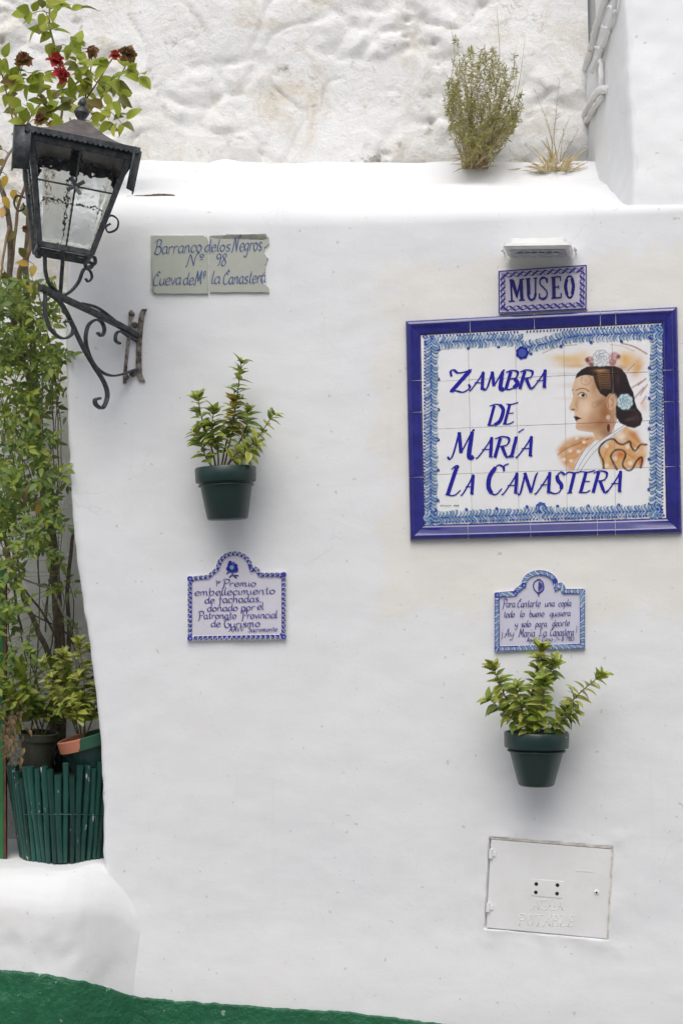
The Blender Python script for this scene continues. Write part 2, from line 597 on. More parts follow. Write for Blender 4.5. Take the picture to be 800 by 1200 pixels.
def keep(o, parent):
    """parent without moving (parts are modelled in place)"""
    o.parent = parent
    o.matrix_parent_inverse = parent.matrix_basis.inverted()
    return o


# ================================================================== the setting
g = MB()
g.grid([[(x, y, -0.02 + 0.006 * N((x, y, 0), 0.3)) for x in np.linspace(-40, 40, 41)] for y in np.linspace(-60, 20, 41)])
tag(g.build('street', 'street'), kind='structure')

# unseen house added behind the photographer to block sky from the lower wall
oh = bpy.data.objects.new('shading_house', None)
COL.objects.link(oh)
oh.location = (0, -7.2, 0)
oh['label'], oh['category'] = 'unseen white two storey house with tiled eaves, added across the lane to block sky light', 'house'
hm = MB()
hm.box((0, -2.5, 2.3), (16, 5, 4.7))
hm.build('wall', 'plaster', oh, smooth=False)
hm = MB()
hm.quad((-8.3, .45, 4.62), (8.3, .45, 4.62), (8.3, -2.5, 5.5), (-8.3, -2.5, 5.5))
hm.quad((-8.3, -5.4, 4.62), (8.3, -5.4, 4.62), (8.3, -2.5, 5.5), (-8.3, -2.5, 5.5))
hm.build('roof', 'terracotta', oh, smooth=False).modifiers.new('thickness', 'SOLIDIFY').thickness = .08
for (hx, hz, hw_, hh_) in ((-3, 1.05, 1.0, 2.15), (2.6, 1.6, .9, 1.1), (-3, 3.5, .9, 1.1), (2.6, 3.5, .9, 1.1)):
    hm = MB()
    hm.box((hx, .01, hz), (hw_, .06, hh_))
    hm.build('window' if hz > 1.2 else 'door', 'doorpaint', oh, smooth=False)

# ------------------------------------------------------------------ front wall with its sloping ledge
XL = [(250, 79), (330, 77.5), (420, 76), (500, 78.5), (560, 81), (620, 85), (680, 92), (740, 102), (800, 110), (850, 115), (900, 119), (960, 120.5), (1400, 121)]


def xleft(z):
    py = HOR - (z - EYE) * S
    return (interp(XL, py) - 400) / S


def ztop(x):
    return interp([(-0.9, 2.985), (-0.6, 2.975), (0, 2.955), (0.3, 2.945), (0.95, 2.915), (1.8, 2.88)], x)


BOXC = UW(642, 1041)
BOXROLL = math.radians(-3.0)
BOXW, BOXH = 0.374, 0.279


def box_sd(x, z):
    dx = (x - BOXC.x) * math.sqrt(1 + 0.19 ** 2)
    dz = z - BOXC.z
    c, s = math.cos(-BOXROLL), math.sin(-BOXROLL)
    u, v = dx * c - dz * s, dx * s + dz * c
    return max(abs(u) - BOXW / 2 - 0.0025, abs(v) - BOXH / 2 - 0.003)


def wall_disp(x, z):
    d = 0.0045 * N((x, 0, z), 0.42, 3) + 0.0022 * N((x, 0, z), 0.15, 5) + 0.0011 * N((x * 0.7, 0, z), 0.05, 9)
    sd_ = box_sd(x, z)
    if sd_ < 0.09:
        lip = 0.006 * (1 - sst(0.0, 0.07, sd_)) * (0.6 + 0.9 * N((x, 0, z), 0.05, 2))
        d += lip if sd_ > 0 else 0
        if sd_ < 0:
            d -= 0.016 * sst(0, -0.004, sd_)
    # low swelling at the foot of the wall
    d += 0.012 * sst(0.75, 0.45, z)
    return d


def dens(lo, hi, coarse, fines):
    xs, x = [], lo
    while x < hi:
        xs.append(x)
        st = coarse
        for (a, b, s) in fines:
            if a <= x <= b:
                st = min(st, s)
        x += st
    xs.append(hi)
    return xs


xs = dens(-0.90, 1.75, 0.014, [(BOXC.x - 0.235, BOXC.x + 0.235, 0.0042)])
zs = dens(-0.1, 2.90, 0.014, [(BOXC.z - 0.19, BOXC.z + 0.19, 0.0042)])
xf = [(x + 0.90) / 2.65 for x in xs]                     # 0..1
rows = []
LEDGE = 0.62


def wall_point(x, z, off=0.0):
    return Vector((x, wY(x) - wall_disp(x, z) - off, z))


def colx(f, z):
    x = -0.90 + 2.65 * f
    xl = xleft(z)
    if x < -0.45:
        x = xl + (x + 0.90) / 0.45 * (-0.45 - xl)
    return x


for z in zs:
    xl = xleft(z)
    r = []
    jag = 0.004 * N((0, 0, z), 0.05, 4)
    for yy in (0.50, 0.30, 0.14, 0.06, 0.03):
        r.append(Vector((xl + 0.004 + jag + 0.004 * N((0, yy, z), 0.09, 6), yy, z)))
    for a in (20, 45, 70):
        q = math.radians(a)
        r.append(Vector((xl + jag + 0.022 * (1 - math.sin(q)) - 0.022 * 0 + 0.0 - 0.022 * (1 - math.sin(q)) + 0.022 * (1 - math.cos(q)), 0.022 * (1 - math.sin(q)), z)))
    for f in xf:
        x = colx(f, z)
        x = x + 0.022 * (1 - sst(0, 0.1, x - xl))
        r.append(wall_point(x, z))
    rows.append(r)
# over the rounded lip and back up the ledge
base = rows[-1]
prof = []
R = 0.085
for a in (15, 30, 45, 58, 68):
    q = math.radians(a)
    prof.append((R * (1 - math.cos(q)), R * math.sin(q), a / 68.0))
y0, z0 = prof[-1][0], prof[-1][1]
for k in range(1, 26):
    t = k / 25
    prof.append((y0 + t * (LEDGE - y0), z0 + t * 0.245 + 0.05 * sst(0.82, 1.0, t), 1.0))
for (dy, dz, q) in prof:
    r = []
    for p in base:
        zt = ztop(p.x) - R * 0.75 - 2.90
        n_ = 0.010 * N((p.x, dy * 3, 1), 0.22, 8) + 0.004 * N((p.x, dy * 2, 2), 0.07, 8)
        r.append(Vector((p.x, max(p.y + dy, -9) if p.y < 0.5 else p.y + dy * 0.3, 2.90 + zt * min(1, q * 1.0) + dz + n_ * q * (0.6 + 0.6 * min(1, dy / 0.1)))))
    rows.append(r)
# the ledge must not run back through the depth of the cut edge
fw = MB()
fw.grid(rows)
front_wall = fw.build('front_wall', 'plaster', fix=False)
tag(front_wall, 'whitewashed plaster house wall carrying the tile signs and hanging pots', 'wall')

# ------------------------------------------------------------------ bench at the foot of the wall
BX1 = UW(178, 1100).x


BXS = UW(84, 1100).x


def bench_t(x):
    return max(0.0, min(1.0, (x - BXS) / (BX1 - BXS)))


def bench_dep(x):
    return -0.004 + 0.150 * (1 - sst(0, 1, bench_t(x))) + 0.02 * N((x, 0, 0), 0.2, 12) * (1 - bench_t(x))


BZ = U(60, 1006, 0.1).z


def bench_front(x, z):
    return wY(x) - bench_dep(x) - (0.010 * N((x, 0, z), 0.12, 31) + 0.005 * N((x, 0, z), 0.045, 33)) * (1 - bench_t(x) ** 2)


def bench_top(x):
    return BZ - .010 - .15 * bench_t(x) ** 2.4 + .006 * N((x, 0, 0), .12, 15)


bn = MB()
brow = []
bxs = list(np.linspace(-1.75, BXS, 110)) + list(np.linspace(BXS, BX1, 45))[1:]
RB_ = .13
for t_ in np.linspace(0, 1, 42):
    brow.append([Vector((x, bench_front(x, lerp(-.1, bench_top(x) - RB_, t_)), lerp(-.1, bench_top(x) - RB_, t_))) for x in bxs])


def bench_round(x, u):
    """rounded shoulder: quarter circle in front of the recess, a soft S where the bench runs out into the wall"""
    q = u * math.pi / 2
    k_ = bench_t(x) ** .8
    y0_ = bench_front(x, bench_top(x) - RB_)
    yr = y0_ + RB_ * (1 - math.cos(q))
    ys = lerp(y0_, wY(x) + .012, sst(0, 1, u))
    return Vector((x, lerp(yr, ys, k_), bench_top(x) - RB_ + RB_ * lerp(math.sin(q), 1.25 * u, k_) + .004 * N((x, u * 2, 0), .1, 16)))


for u in np.linspace(.06, 1, 17):
    brow.append([bench_round(x, u) for x in bxs])
for t_ in np.linspace(.04, 1, 20):
    brow.append([Vector((x, lerp(bench_round(x, 1).y, .53, t_), bench_round(x, 1).z + .012 * t_ + .004 * N((x, t_ * 3, 0), .1, 17))) for x in bxs])
bn.grid(brow)
bench = bn.build('wall_bench', 'plaster', fix=False)
tag(bench, 'rounded whitewashed masonry bench under the cane planter', 'bench')

# ------------------------------------------------------------------ green painted base band
DL = [(-120, 1128), (0, 1136), (60, 1141), (110, 1152), (150, 1166), (200, 1171), (300, 1179), (400, 1184), (530, 1200), (640, 1214), (800, 1236), (1000, 1262)]
dd = MB()
dxs = np.linspace(-1.7, 1.72, 520)
drow = []
for t in list(np.linspace(0, 0.9, 34)) + [0.94, 0.97, 0.985, 1.0, 1.0]:
    r = []
    last = t == 1.0 and drow and len(drow) == 38
    for x in dxs:
        yb = wY(x)
        pxx = 400 + x * S * D / (D + yb)
        zt = U(0, interp(DL, pxx), min(yb, bench_front(x, 0.4))).z + 0.004 * FB((x, 0, 0), 0.03, 6, 2)
        z = lerp(-0.08, zt, t)
        y = min(wall_point(x, z).y, bench_front(x, z))
        y -= (0.005 + (0.005 * abs(N((x, 0, z), 0.03, 21)) if x < BX1 + .03 else 0.0012 * abs(N((x, 0, z), 0.03, 21)))) if not last else -0.01
        r.append(Vector((x, y, z)))
    drow.append(r)
dd.grid(drow)
dado = dd.build('painted_base_band', 'dado', front_wall, fix=False)

# ------------------------------------------------------------------ lumpy rock wall behind
bw = MB()
rrow = []
rz = dens(0.2, 4.35, 0.045, [(2.85, 4.05, 0.0095)])
rx = dens(-1.75, U(687, 0, .66).x, 0.0098, [])


def rock_h(x, z):
    wx, wz = x + .06 * N((x, 0, z), .2, 51), z + .06 * N((x, 0, z), .2, 57)
    big = .030 * FB((x, 0, z), .55, 2, 1)
    bare = sst(-.05, .30, N((x, 0, z), .30, 14) + .35 * N((x, 0, z), .1, 15))      # thin coat: stones and pits show
    h = big + .011 * mnoise.fractal(Vector((x / .13, 2.2, z / .13)), .62, 2.0, 7) * (.45 + .55 * bare)
    d_, _ = mnoise.voronoi(Vector((wx / .15, wz / .15 * 1.2, 3.1)))
    h += .020 * (min(1.0, (d_[1] - d_[0]) * 2.5) - .6) * bare
    e_, _ = mnoise.voronoi(Vector((wx / .10, wz / .085, 7.7)))
    pit = max(0.0, 1 - e_[0] / .22)
    h -= .026 * pit * (.25 + .75 * bare)
    crease = max(0.0, 1 - abs(N((wx, 0, wz), .24, 19)) / .05)
    h -= .010 * crease * sst(-.1, .2, N((x, 0, z), .4, 77))
    return h


for z in rz:
    r = []
    amp = sst(2.3, 2.9, z)
    for x in rx:
        h = (rock_h(x, z) if amp > 0 else 0) * amp + .006 * FB((x, 0, z), .1, 4, 4) * (1 - amp)
        r.append(Vector((x, lerp(.47, .60, amp) - h + .06 * max(0, z - 3.2), z)))
    rrow.append(r)
bw.grid(rrow)
rock = bw.build('rock_wall', 'rock', fix=False)
tag(rock, 'lumpy whitewashed rock wall rising behind the ledge', 'wall')

# ------------------------------------------------------------------ block standing on the right end of the ledge
fl = UW(741, 236, -0.03)
bk = U(684, 190, 0.66)
path = []
for t in np.linspace(0, 1, 34)[:-2]:
    path.append((lerp(bk.x, fl.x, t), lerp(0.66, fl.y + 0.0, t)))
c0 = Vector((fl.x, fl.y, 0))
for a in np.linspace(0, 1, 5):
    path.append((fl.x + 0.004 + a * 0.012 + 0 * a, fl.y - 0.010 * math.sin(a * math.pi / 2)))
for x in np.linspace(fl.x + 0.03, 1.9, 60):
    path.append((x, wY(x) + 0.02))
pb = MB()
prow = []
def block_top(y):
    return interp([(0.20, 4.35), (0.36, U(711, 0, .36).z), (0.66, U(683, 97, .66).z)], y)


for zq in np.linspace(0, 1, 100):
    r = []
    for i, (x, y) in enumerate(path):
        z = lerp(2.80, block_top(y), zq)
        bat = (z - 2.9) * 0.20
        n_ = 0.010 * N((x, y, z), 0.16, 41) + 0.004 * N((x, y, z), 0.05, 43)
        k = i / len(path)
        r.append(Vector((x + (n_ if i < 36 else 0), y + bat * sst(0.7, 0.0, y) + (n_ if i >= 36 else 0), z)))
    prow.append(r)
pb.grid(prow)
tag(pb.build('stair_block', 'plaster', fix=False), 'bright white masonry block standing on the ledge above the framed tile picture', 'masonry block')

# wall behind, its shade put into grey colour, and whitewashed railing beside the block
gp = MB()
a, b = U(686, 0, 0.80), U(726, 0, 0.80)
gp.box(((a.x + b.x) / 2, 0.80, 3.55), (b.x - a.x, 0.20, 1.7))
tag(bevel(gp.build('shaded_back_wall', 'shaded_wall', smooth=False), 0.01), 'strip of wall behind, shade put into its grey, between rock wall and white block', 'post')

rail = empty('stair_railing', U(697, 100, 0.5), 'whitewashed flaking iron stair railing with curling bars beside the white block', 'railing')


def side_pt(px, py, off=.008):
    """point on the left flank of the block seen in that direction"""
    t = min(np.linspace(-.3, 1, 400), key=lambda q: abs(400 + lerp(bk.x, fl.x, q) * S * D / (D + lerp(.66, fl.y, q)) - px))
    p = U(px, py, lerp(.66, fl.y, t))
    return p + Vector((-off, -off * .3, 0))


def rail_part(name, pts, rad, seg=8, n=6, off=.008):
    m = MB()
    pp = crom([tuple(side_pt(a, b, off)) for a, b in pts], n)
    pp = [np.array(p) + 0.006 * np.array([N(p, 0.03, 1), N(p, 0.04, 2), N(p, 0.04, 3)]) for p in pp]
    m.tube(pp, rad, seg)
    return keep(m.build(name, 'railpaint'), rail)


rail_part('handrail', [(716, -16), (711, 0), (702, 30), (693, 62), (683, 97)], .013)
rail_part('lower_rail', [(727, -14), (722, 12), (713, 42), (704, 66), (697, 82)], .009)
rail_part('scroll_bar', [(712, 104), (700, 111), (693, 124), (686, 138), (679, 156)], .014)
rail_part('scroll_bar', [(708, 114), (701, 122), (694, 134), (687, 147), (682, 153)], .010)
rail_part('upright', [(706, 70), (707, 88), (706, 106)], .009)
for (x, y) in ((716, 8), (709, 30), (701, 54)):
    rail_part('rung', [(x - 2, y), (x + 3, y + 2), (x + 8, y + 5)], .005, 6, 4)

# painted door at the far left of the recess
gd = empty('green_door', U(-30, 1000, 0.12), 'dark green painted door edge beside the recess of climbing plants', 'door')
m_ = MB()
xr = U(4.0, 900, 0.10).x
zb, zt = BZ - 0.03, U(0, 660, 0.1).z
m_.box(((xr - 0.004 - 1.6) / 2, 0.14, (zb + zt) / 2), (xr - 0.004 + 1.6, 0.02, zt - zb))
keep(bevel(m_.build('door_leaf', 'doorpaint', smooth=False), 0.004), gd)
m_ = MB()
m_.box((xr - .001, 0.139, (zb + zt) / 2), (0.006, 0.024, zt - zb))
keep(m_.build('door_edge', 'maroon', smooth=False), gd)


# ================================================================== painting and lettering
def alb(c):
    k = 0.80 / srgb((232, 232, 232))[0]
    return [min(0.86, v * k) for v in srgb(c)]


class Panel:
    """a flat piece fixed on the wall, measured by its corner directions"""
    def __init__(self, tl, tr, br, bl, off=0.0):
        P = [UW(*p, off) for p in (tl, tr, br, bl)]
        self.c = sum(P, Vector()) / 4
        e1 = ((P[1] + P[2]) - (P[0] + P[3])).normalized()
        up = Vector((0, 0, 1))
        n = e1.cross(up).normalized()                      # towards the street
        self.e1, self.n = e1, n
        self.e3 = (-n).cross(e1) * -1
        self.e3 = e1.cross(n) * -1 if e1.cross(n).z < 0 else e1.cross(n)
        self.w = ((P[1] - P[0]).length + (P[2] - P[3]).length) / 2
        self.h = ((P[0] - P[3]).length + (P[1] - P[2]).length) / 2
        self.mat = Matrix(((e1.x, -n.x, self.e3.x, self.c.x), (e1.y, -n.y, self.e3.y, self.c.y), (e1.z, -n.z, self.e3.z, self.c.z), (0, 0, 0, 1)))
        self.cam = Vector((0, -D, EYE))

    def loc(self, px, py):
        d = U(px, py, 0) - self.cam
        t = (self.c - self.cam).dot(self.n) / d.dot(self.n)
        q = self.cam + d * t - self.c
        return q.dot(self.e1), q.dot(self.e3)

    def px(self, X, Z):
        wx = self.c.x + X * self.e1.x + Z * self.e3.x
        wy = self.c.y + X * self.e1.y + Z * self.e3.y
        wz = self.c.z + X * self.e1.z + Z * self.e3.z
        k = (D + wy) / D / S
        return wx / k + 400, HOR - (wz - EYE) / k


class Brush:
    """strokes laid on a panel as thin ribbons of glaze"""
    def __init__(self, panel, y):
        self.p, self.y = panel, y
        self.v, self.f, self.c = [], [], []
        self.k = 0

    def poly(self, pts, col):
        i0 = len(self.v)
        self.k = (self.k + 1) % 24
        y = self.y - 0.00008 * self.k
        for q in pts:
            x, z = self.p.loc(*q)
            self.v.append((x, y, z))
            self.c.append(col)
        self.f.append(tuple(range(i0, i0 + len(pts))))

    def stroke(self, pts, wd, col, nib=None, taper=0.0, n=6, lo=0.4):
        """pts in picture units; wd full width; nib = pen angle in degrees"""
        pp = crom(pts, n) if len(pts) > 2 else [np.array(pts[0], float), np.array(pts[-1], float)]
        self.k = (self.k + 1) % 24
        i0 = len(self.v)
        L = len(pp)
        for i, q in enumerate(pp):
            t = pp[min(L - 1, i + 1)] - pp[max(0, i - 1)]
            ln = math.hypot(*t) or 1e-6
            t = t / ln
            ww = wd
            if nib is not None:
                ang = math.atan2(-t[1], t[0]) - math.radians(nib)
                ww = wd * max(lo, abs(math.sin(ang)))
            s = i / (L - 1)
            if taper:
                ww *= 1 - taper * (1 - min(1, min(s, 1 - s) * 4)) ** 1.5
            nx, ny = -t[1], t[0]
            y = self.y - 0.00008 * self.k - 0.00006 * s
            for sg in (-1, 1):
                x, z = self.p.loc(q[0] + sg * nx * ww / 2, q[1] + sg * ny * ww / 2)
                self.v.append((x, y, z))
                self.c.append(col)
        for i in range(L - 1):
            a = i0 + 2 * i
            self.f.append((a, a + 1, a + 3, a + 2))

    def dot(self, x, y, r, col, k=10):
        self.poly([(x + r * math.cos(2 * math.pi * i / k), y + r * math.sin(2 * math.pi * i / k)) for i in range(k)], col)

    def build(self, name, parent, mat='paint'):
        me = bpy.data.meshes.new(name)
        me.from_pydata(self.v, [], self.f)
        at = me.color_attributes.new('paint', 'FLOAT_COLOR', 'POINT')
        at.data.foreach_set('color', [x for c in self.c for x in (c[0], c[1], c[2], 1.0)])
        bm = bmesh.new()
        bm.from_mesh(me)
        for f in bm.faces:
            f.normal_update()
            if f.normal.y > 0:
                f.normal_flip()
        bm.to_mesh(me)
        bm.free()
        me.materials.append(M[mat])
        o = bpy.data.objects.new(name, me)
        COL.objects.link(o)
        o.parent = parent
        return o


def painted(name, verts, faces, cols, parent, mat='paint', smooth=False):
    me = bpy.data.meshes.new(name)
    me.from_pydata(verts, [], faces)
    at = me.color_attributes.new('paint', 'FLOAT_COLOR', 'POINT')
    at.data.foreach_set('color', [x for c in cols for x in (c[0], c[1], c[2], 1.0)])
    bm = bmesh.new()
    bm.from_mesh(me)
    bmesh.ops.recalc_face_normals(bm, faces=bm.faces)
    bm.to_mesh(me)
    bm.free()
    if smooth:
        me.polygons.foreach_set('use_smooth', [True] * len(me.polygons))
    me.materials.append(M[mat])
    o = bpy.data.objects.new(name, me)
    COL.objects.link(o)
    if parent:
        o.parent = parent
    return o


# handwriting: advance, strokes (pairs of numbers; ; lifts the pen); cap height 20, x-height 10
G = {
    'a': (11, '9 8 6 10 2 8 1 4 4 0 8 3;9 10 8.5 3 9.3 0.3 11.5 1'), 'b': (11, '2.5 19 1.2 10 1.5 1;1.5 1 5 -.2 9 4 8 9 5 10 1.5 7'),
    'c': (9.5, '9 8 6 10 2 8 1 4 4 0 9 2'), 'd': (11, '9 8 6 10 2 8 1 4 4 0 8 3;10 19 8.8 10 8.6 2 11.5 .7'),
    'e': (10, '1.5 5 8.5 6 7 10 3 9 1 5 3 .5 6 0 10 2.5'), 'f': (8, '10 17 7 20 4.5 17 4 5 3 -6 0 -7;1 9.5 8 10'),
    'g': (11, '9 8 6 10 2 8 1 4 4 1 8 4;9 10 8.5 0 6 -7 1 -5.5'), 'h': (11, '3 20 1.7 10 1.5 0;1.5 6 5 10 8 8 8 1.5 10 .5'),
    'i': (5, '2 10 1.8 2 4.5 .8;2.5 14 2.9 15'), 'l': (5, '3.5 19 1.8 10 2 1.5 5 .8'), 'm': (15, '1.5 10 1.5 0;1.5 6 4 10 6 8 6 0;6 6 9 10 11 8 11 1.5 14 .8'),
    'n': (11, '1.5 10 1.5 0;1.5 6 5 10 8 8 8 1.5 11 .8'), 'o': (10.5, '5 10 1.5 8 1 4 4 0 8 2 9 7 5 10 4 8.5'), 'p': (11, '2.3 10 1.5 0 1 -8;1.5 6 5 10 9 7 8 1 5 0 1.5 2'),
    'q': (11, '9 8 6 10 2 8 1 4 4 .5 8 4;9.4 10 8.7 0 8.2 -8'), 'r': (8.5, '1.5 10 1.5 0;1.5 5 4 9.5 8.5 9'), 's': (9, '8 8.5 5 10 2 8.5 4 5.5 7.5 3 6 0 1 1'),
    't': (8, '4.5 17 3.5 8 4 1 8 .8;.5 11 8 12'), 'u': (11, '1.5 10 1.5 3 4 0 8 4;8.8 10 8.5 2 11 .8'), 'v': (9, '1 10 4.5 0;4.5 0 7 7 9 10'),
    'y': (10, '1 10 2 4 5 2 8 5;9 10 8 0 5 -7 1 -6'), 'x': (9, '1 10 8 0;8 10 1 0'),
    'P': (13, '5 18 4 8 2.5 -3 0 -4;0 15 4 20 12 19 13 13 9 9 4 9'), 'T': (12, '0 16 4 20 12 19;8 19 2 14 1.5 6 5 0 11 3 10 9 7 10'), 'B': (14, '5 19 4 8 2 0;0 15 5 20 11 19 10 12 4 10.5;4 10.5 12 9 12 2 7 -1 1 2'),
    'N': (16, '-1 0 1 1 4 18;4 18 6 14 10 0;10 0 11 12 14 20 16 18'), 'C': (12, '12 17 9 20 7 16 9 13;8 19 2 12 1.5 3 6 0 12 3'), 'M': (17, '-1 0 2 1 5 19;5 19 7 10 8.5 4;8.5 4 11 12 14 19;14 19 13.5 8 14.5 1 17 1'),
    'L': (12, '9 17 6 20 4 16 5 6 2 1;0 2 3 0 8 1 12 2'), 'A': (13, '-1 0 3 2 9 20;9 20 10 8 11.5 0;2 8 6 6 12 8'), 'S': (12, '11 17 8 20 4 17 6 12 10 7 8 1 3 0 0 3'),
    'X': (11, '1 18 10 0;10 18 0 0'), 'V': (11, '1 18 5 0;5 0 10 18'), 'I': (5, '2.5 18 2.5 0'),
    '9': (10, '9 16 5 19 1.5 15 5 10.5 9 15;9 16 8 6 5 0'), '8': (10, '5 19 2 15 8 5 5 0 1 4 8 15 5 19'), '1': (7, '2 15 5 19;5 19 5 0'), '2': (10, '1 15 5 19 9 15 1 0;1 0 9 .5'),
    '4': (11, '6 19 1 7;1 7 10 7;7 12 7 0'), '5': (10, '8 19 3 19;3 19 2 12;2 12 8 11 8 3 4 0 1 2'), '0': (10, '5 19 1 14 1 5 5 0 9 5 9 14 5 19'),
    '-': (7, '1 8 6 8'), '.': (5, '2 .3 2.6 1'), ',': (5, '2.5 1 2 -2 1 -3'), '!': (5, '3 22 2.5 6;2.4 .5 2.6 1.5'), '¡': (5, '2.5 -6 2.7 12;2.7 16 2.8 17'),
    'º': (7, '3.5 18 1 15 3.5 12 6 15 3.5 18;1 9 6 9'), 'ª': (7, '6 17 3.5 18 1 15 3 12 6 14;6 18 6 12;1 9 6 9'), "´": (4, '1 13 4 17'), ' ': (6, ''),
}
G['í'] = (5, '2 10 1.8 2 4.5 .8;2.5 13 5 17')
# roman capitals drawn with a broad pen; k = heavy stroke
C = {
    'Z': (13, '0 13 -1 17 1 18 4 15.5 9 16 13 17.5;k 12 17 1 1;0 1 4 1.5 9 0 13 3 12 6'), 'A': (12, '-1 0 1 1 7 13 9.5 20;k 9.3 19.5 10.2 0.5;10 0.5 12 1;3 8 9 8'), 'M': (17, '-1 2 1 0 3 5 5 19.5;k 5 19.5 8 4;8 4 14 19.5 15 19.5;k 14 19 13.6 3 15 0 17 1'),
    'B': (12, 'k 4 19 1.5 0;0 18 5 20 10 18 9 12 3.5 10.5;k 8 11 11 6 8 1;8 1 4 -.3 0 .5'), 'R': (12, 'k 4 19 1.5 0;0 18 5 20 10.5 18 9.5 12 3.5 10.5;k 6 10.5 9.5 2;9.5 2 11 0 13 2'), 'D': (13, 'k 4 19 1.5 0;0 18.5 5 20 9 19;k 8.5 19.5 12 14 10.5 4 6 0;6 .3 3 0 0 .6'),
    'E': (10, 'k 4 19 1.5 0;1 19.5 6 19 11 20.5;3 10.5 8 10.5;0 .5 6 .4 9 2.5'), 'L': (11, '2 18 5 20.5 7 19;k 5.5 19.5 1.5 .5;0 .8 6 0 10 3.5'), 'C': (14, '12 18.5 8.5 19.8 5.5 18;k 6 18.3 2.2 12 2.4 5 5.5 .8;5 .8 9 0 13 4;13 15.5 12.5 19 16 20.5'),
    'N': (14, '0 0 2 1 4 19;k 3.5 19.5 10.5 1;10.5 1 12.5 16 14 19.5'), 'S': (10, '9.5 17 6 19.5 3 16;k 3.3 16.5 4.5 12 7.5 8 8 4;8 4.5 6.5 1 3 -.2 -1 1.5'), 'T': (12, '0 17 2 19.3 7 18.6 13 20;k 7 19 5 .3;3 0 7 .4'), 'I': (5, 'k 4 19 2 0;0 .3 4 .4;2.5 19 5 19.5'),
    'U': (13, 'k 3 20 3 6;3 6 4 0.5 9 0.5 11 6;11 6 11 20;0 20 6 20;8.5 20 13 20'), 'O': (12, 'k 4 18.5 2 10 4 1.5;4 1.5 6.5 -.2 9 1.5;k 9 1.5 11 10 9 18.5;9 18.5 6.5 20.2 4 18.5'), ' ': (7, ''), 'G': (13, '12 17 7 20 2 14 2 5 7 0 12 3 12 8;8 8 12 8'), 'P': (11, '2 0 2 20;2 20 9 20 10.5 15 8 10 2 10'),
}
C['Í'] = (6, C['I'][1] + ';5 23.5 9 27')


class Lines:
    def __init__(self, panel, y, rows_):
        self.r = rows_
        self.b = [Brush(panel, y) for _ in rows_]

    def get(self, y):
        return self.b[min(range(len(self.r)), key=lambda i: abs(self.r[i] - y))]

    def build(self, name, parent):
        for b in self.b:
            b.build(name, parent)


def glyphs(text, table):
    x, out = 0.0, []
    for ch in text:
        adv, s = table[ch]
        for st in s.split(';'):
            st = st.strip()
            if not st:
                continue
            heavy = st[0] == 'k'
            v = [float(q) for q in st.lstrip('k').split()]
            out.append((heavy, [(x + v[i], v[i + 1]) for i in range(0, len(v), 2)]))
        x += adv
    return x, out


def write(br, text, x0, y0, x1, y1, h, wd, col, table=G, nib=35, slant=0.0, heavy=1.0, lo=0.45, jit=0.0, taper=0.35):
    tot, st = glyphs(text, table)
    u = np.array([(x1 - x0), (y1 - y0)]) / tot
    for hv, pts in st:
        q = []
        for (a, b) in pts:
            a2 = a
            q.append((x0 + u[0] * a2 + slant * b * h / 20 + jit * rnd.uniform(-1, 1), y0 + u[1] * a2 - b * h / 20 + jit * rnd.uniform(-1, 1)))
        br.stroke(q, wd * (heavy if hv else 1), col, nib=None if hv else nib, taper=taper, n=5, lo=lo)


BLUE, INK = alb((40, 36, 156)), alb((58, 52, 140))
TEAL, MID, PALE = alb((132, 166, 188)), alb((70, 92, 168)), alb((184, 202, 218))
WHITE = [.86, .855, .865]

# ------------------------------------------------------------------ the framed tile picture
SG = Panel((480, 376), (796, 360), (796.5, 625), (476, 634))
sign = empty('tile_picture', (0, 0, 0), 'large white tile picture of a woman and blue lettering in a cobalt glazed frame', 'tile sign')
sign.matrix_world = SG.mat
FW_ = 0.0475                                               # width of the frame moulding
iw, ih = SG.w - 2 * FW_, SG.h - 2 * FW_


def sdpoly(PX, PY, pts):
    d = np.full(PX.shape, 1e9)
    ins = np.zeros(PX.shape, bool)
    n = len(pts)
    for i in range(n):
        ax, ay = pts[i]
        bx, by = pts[(i + 1) % n]
        ex, ey = bx - ax, by - ay
        t = np.clip(((PX - ax) * ex + (PY - ay) * ey) / (ex * ex + ey * ey + 1e-9), 0, 1)
        d = np.minimum(d, np.hypot(PX - ax - t * ex, PY - ay - t * ey))
        c = (ay > PY) != (by > PY)
        xi = ax + (PY - ay) / (ey if abs(ey) > 1e-9 else 1e-9) * ex
        ins ^= c & (PX < xi)
    return np.where(ins, -d, d)


def sdline(PX, PY, pts):
    d = np.full(PX.shape, 1e9)
    for (ax, ay), (bx, by) in zip(pts, pts[1:]):
        ex, ey = bx - ax, by - ay
        t = np.clip(((PX - ax) * ex + (PY - ay) * ey) / (ex * ex + ey * ey + 1e-9), 0, 1)
        d = np.minimum(d, np.hypot(PX - ax - t * ex, PY - ay - t * ey))
    return d


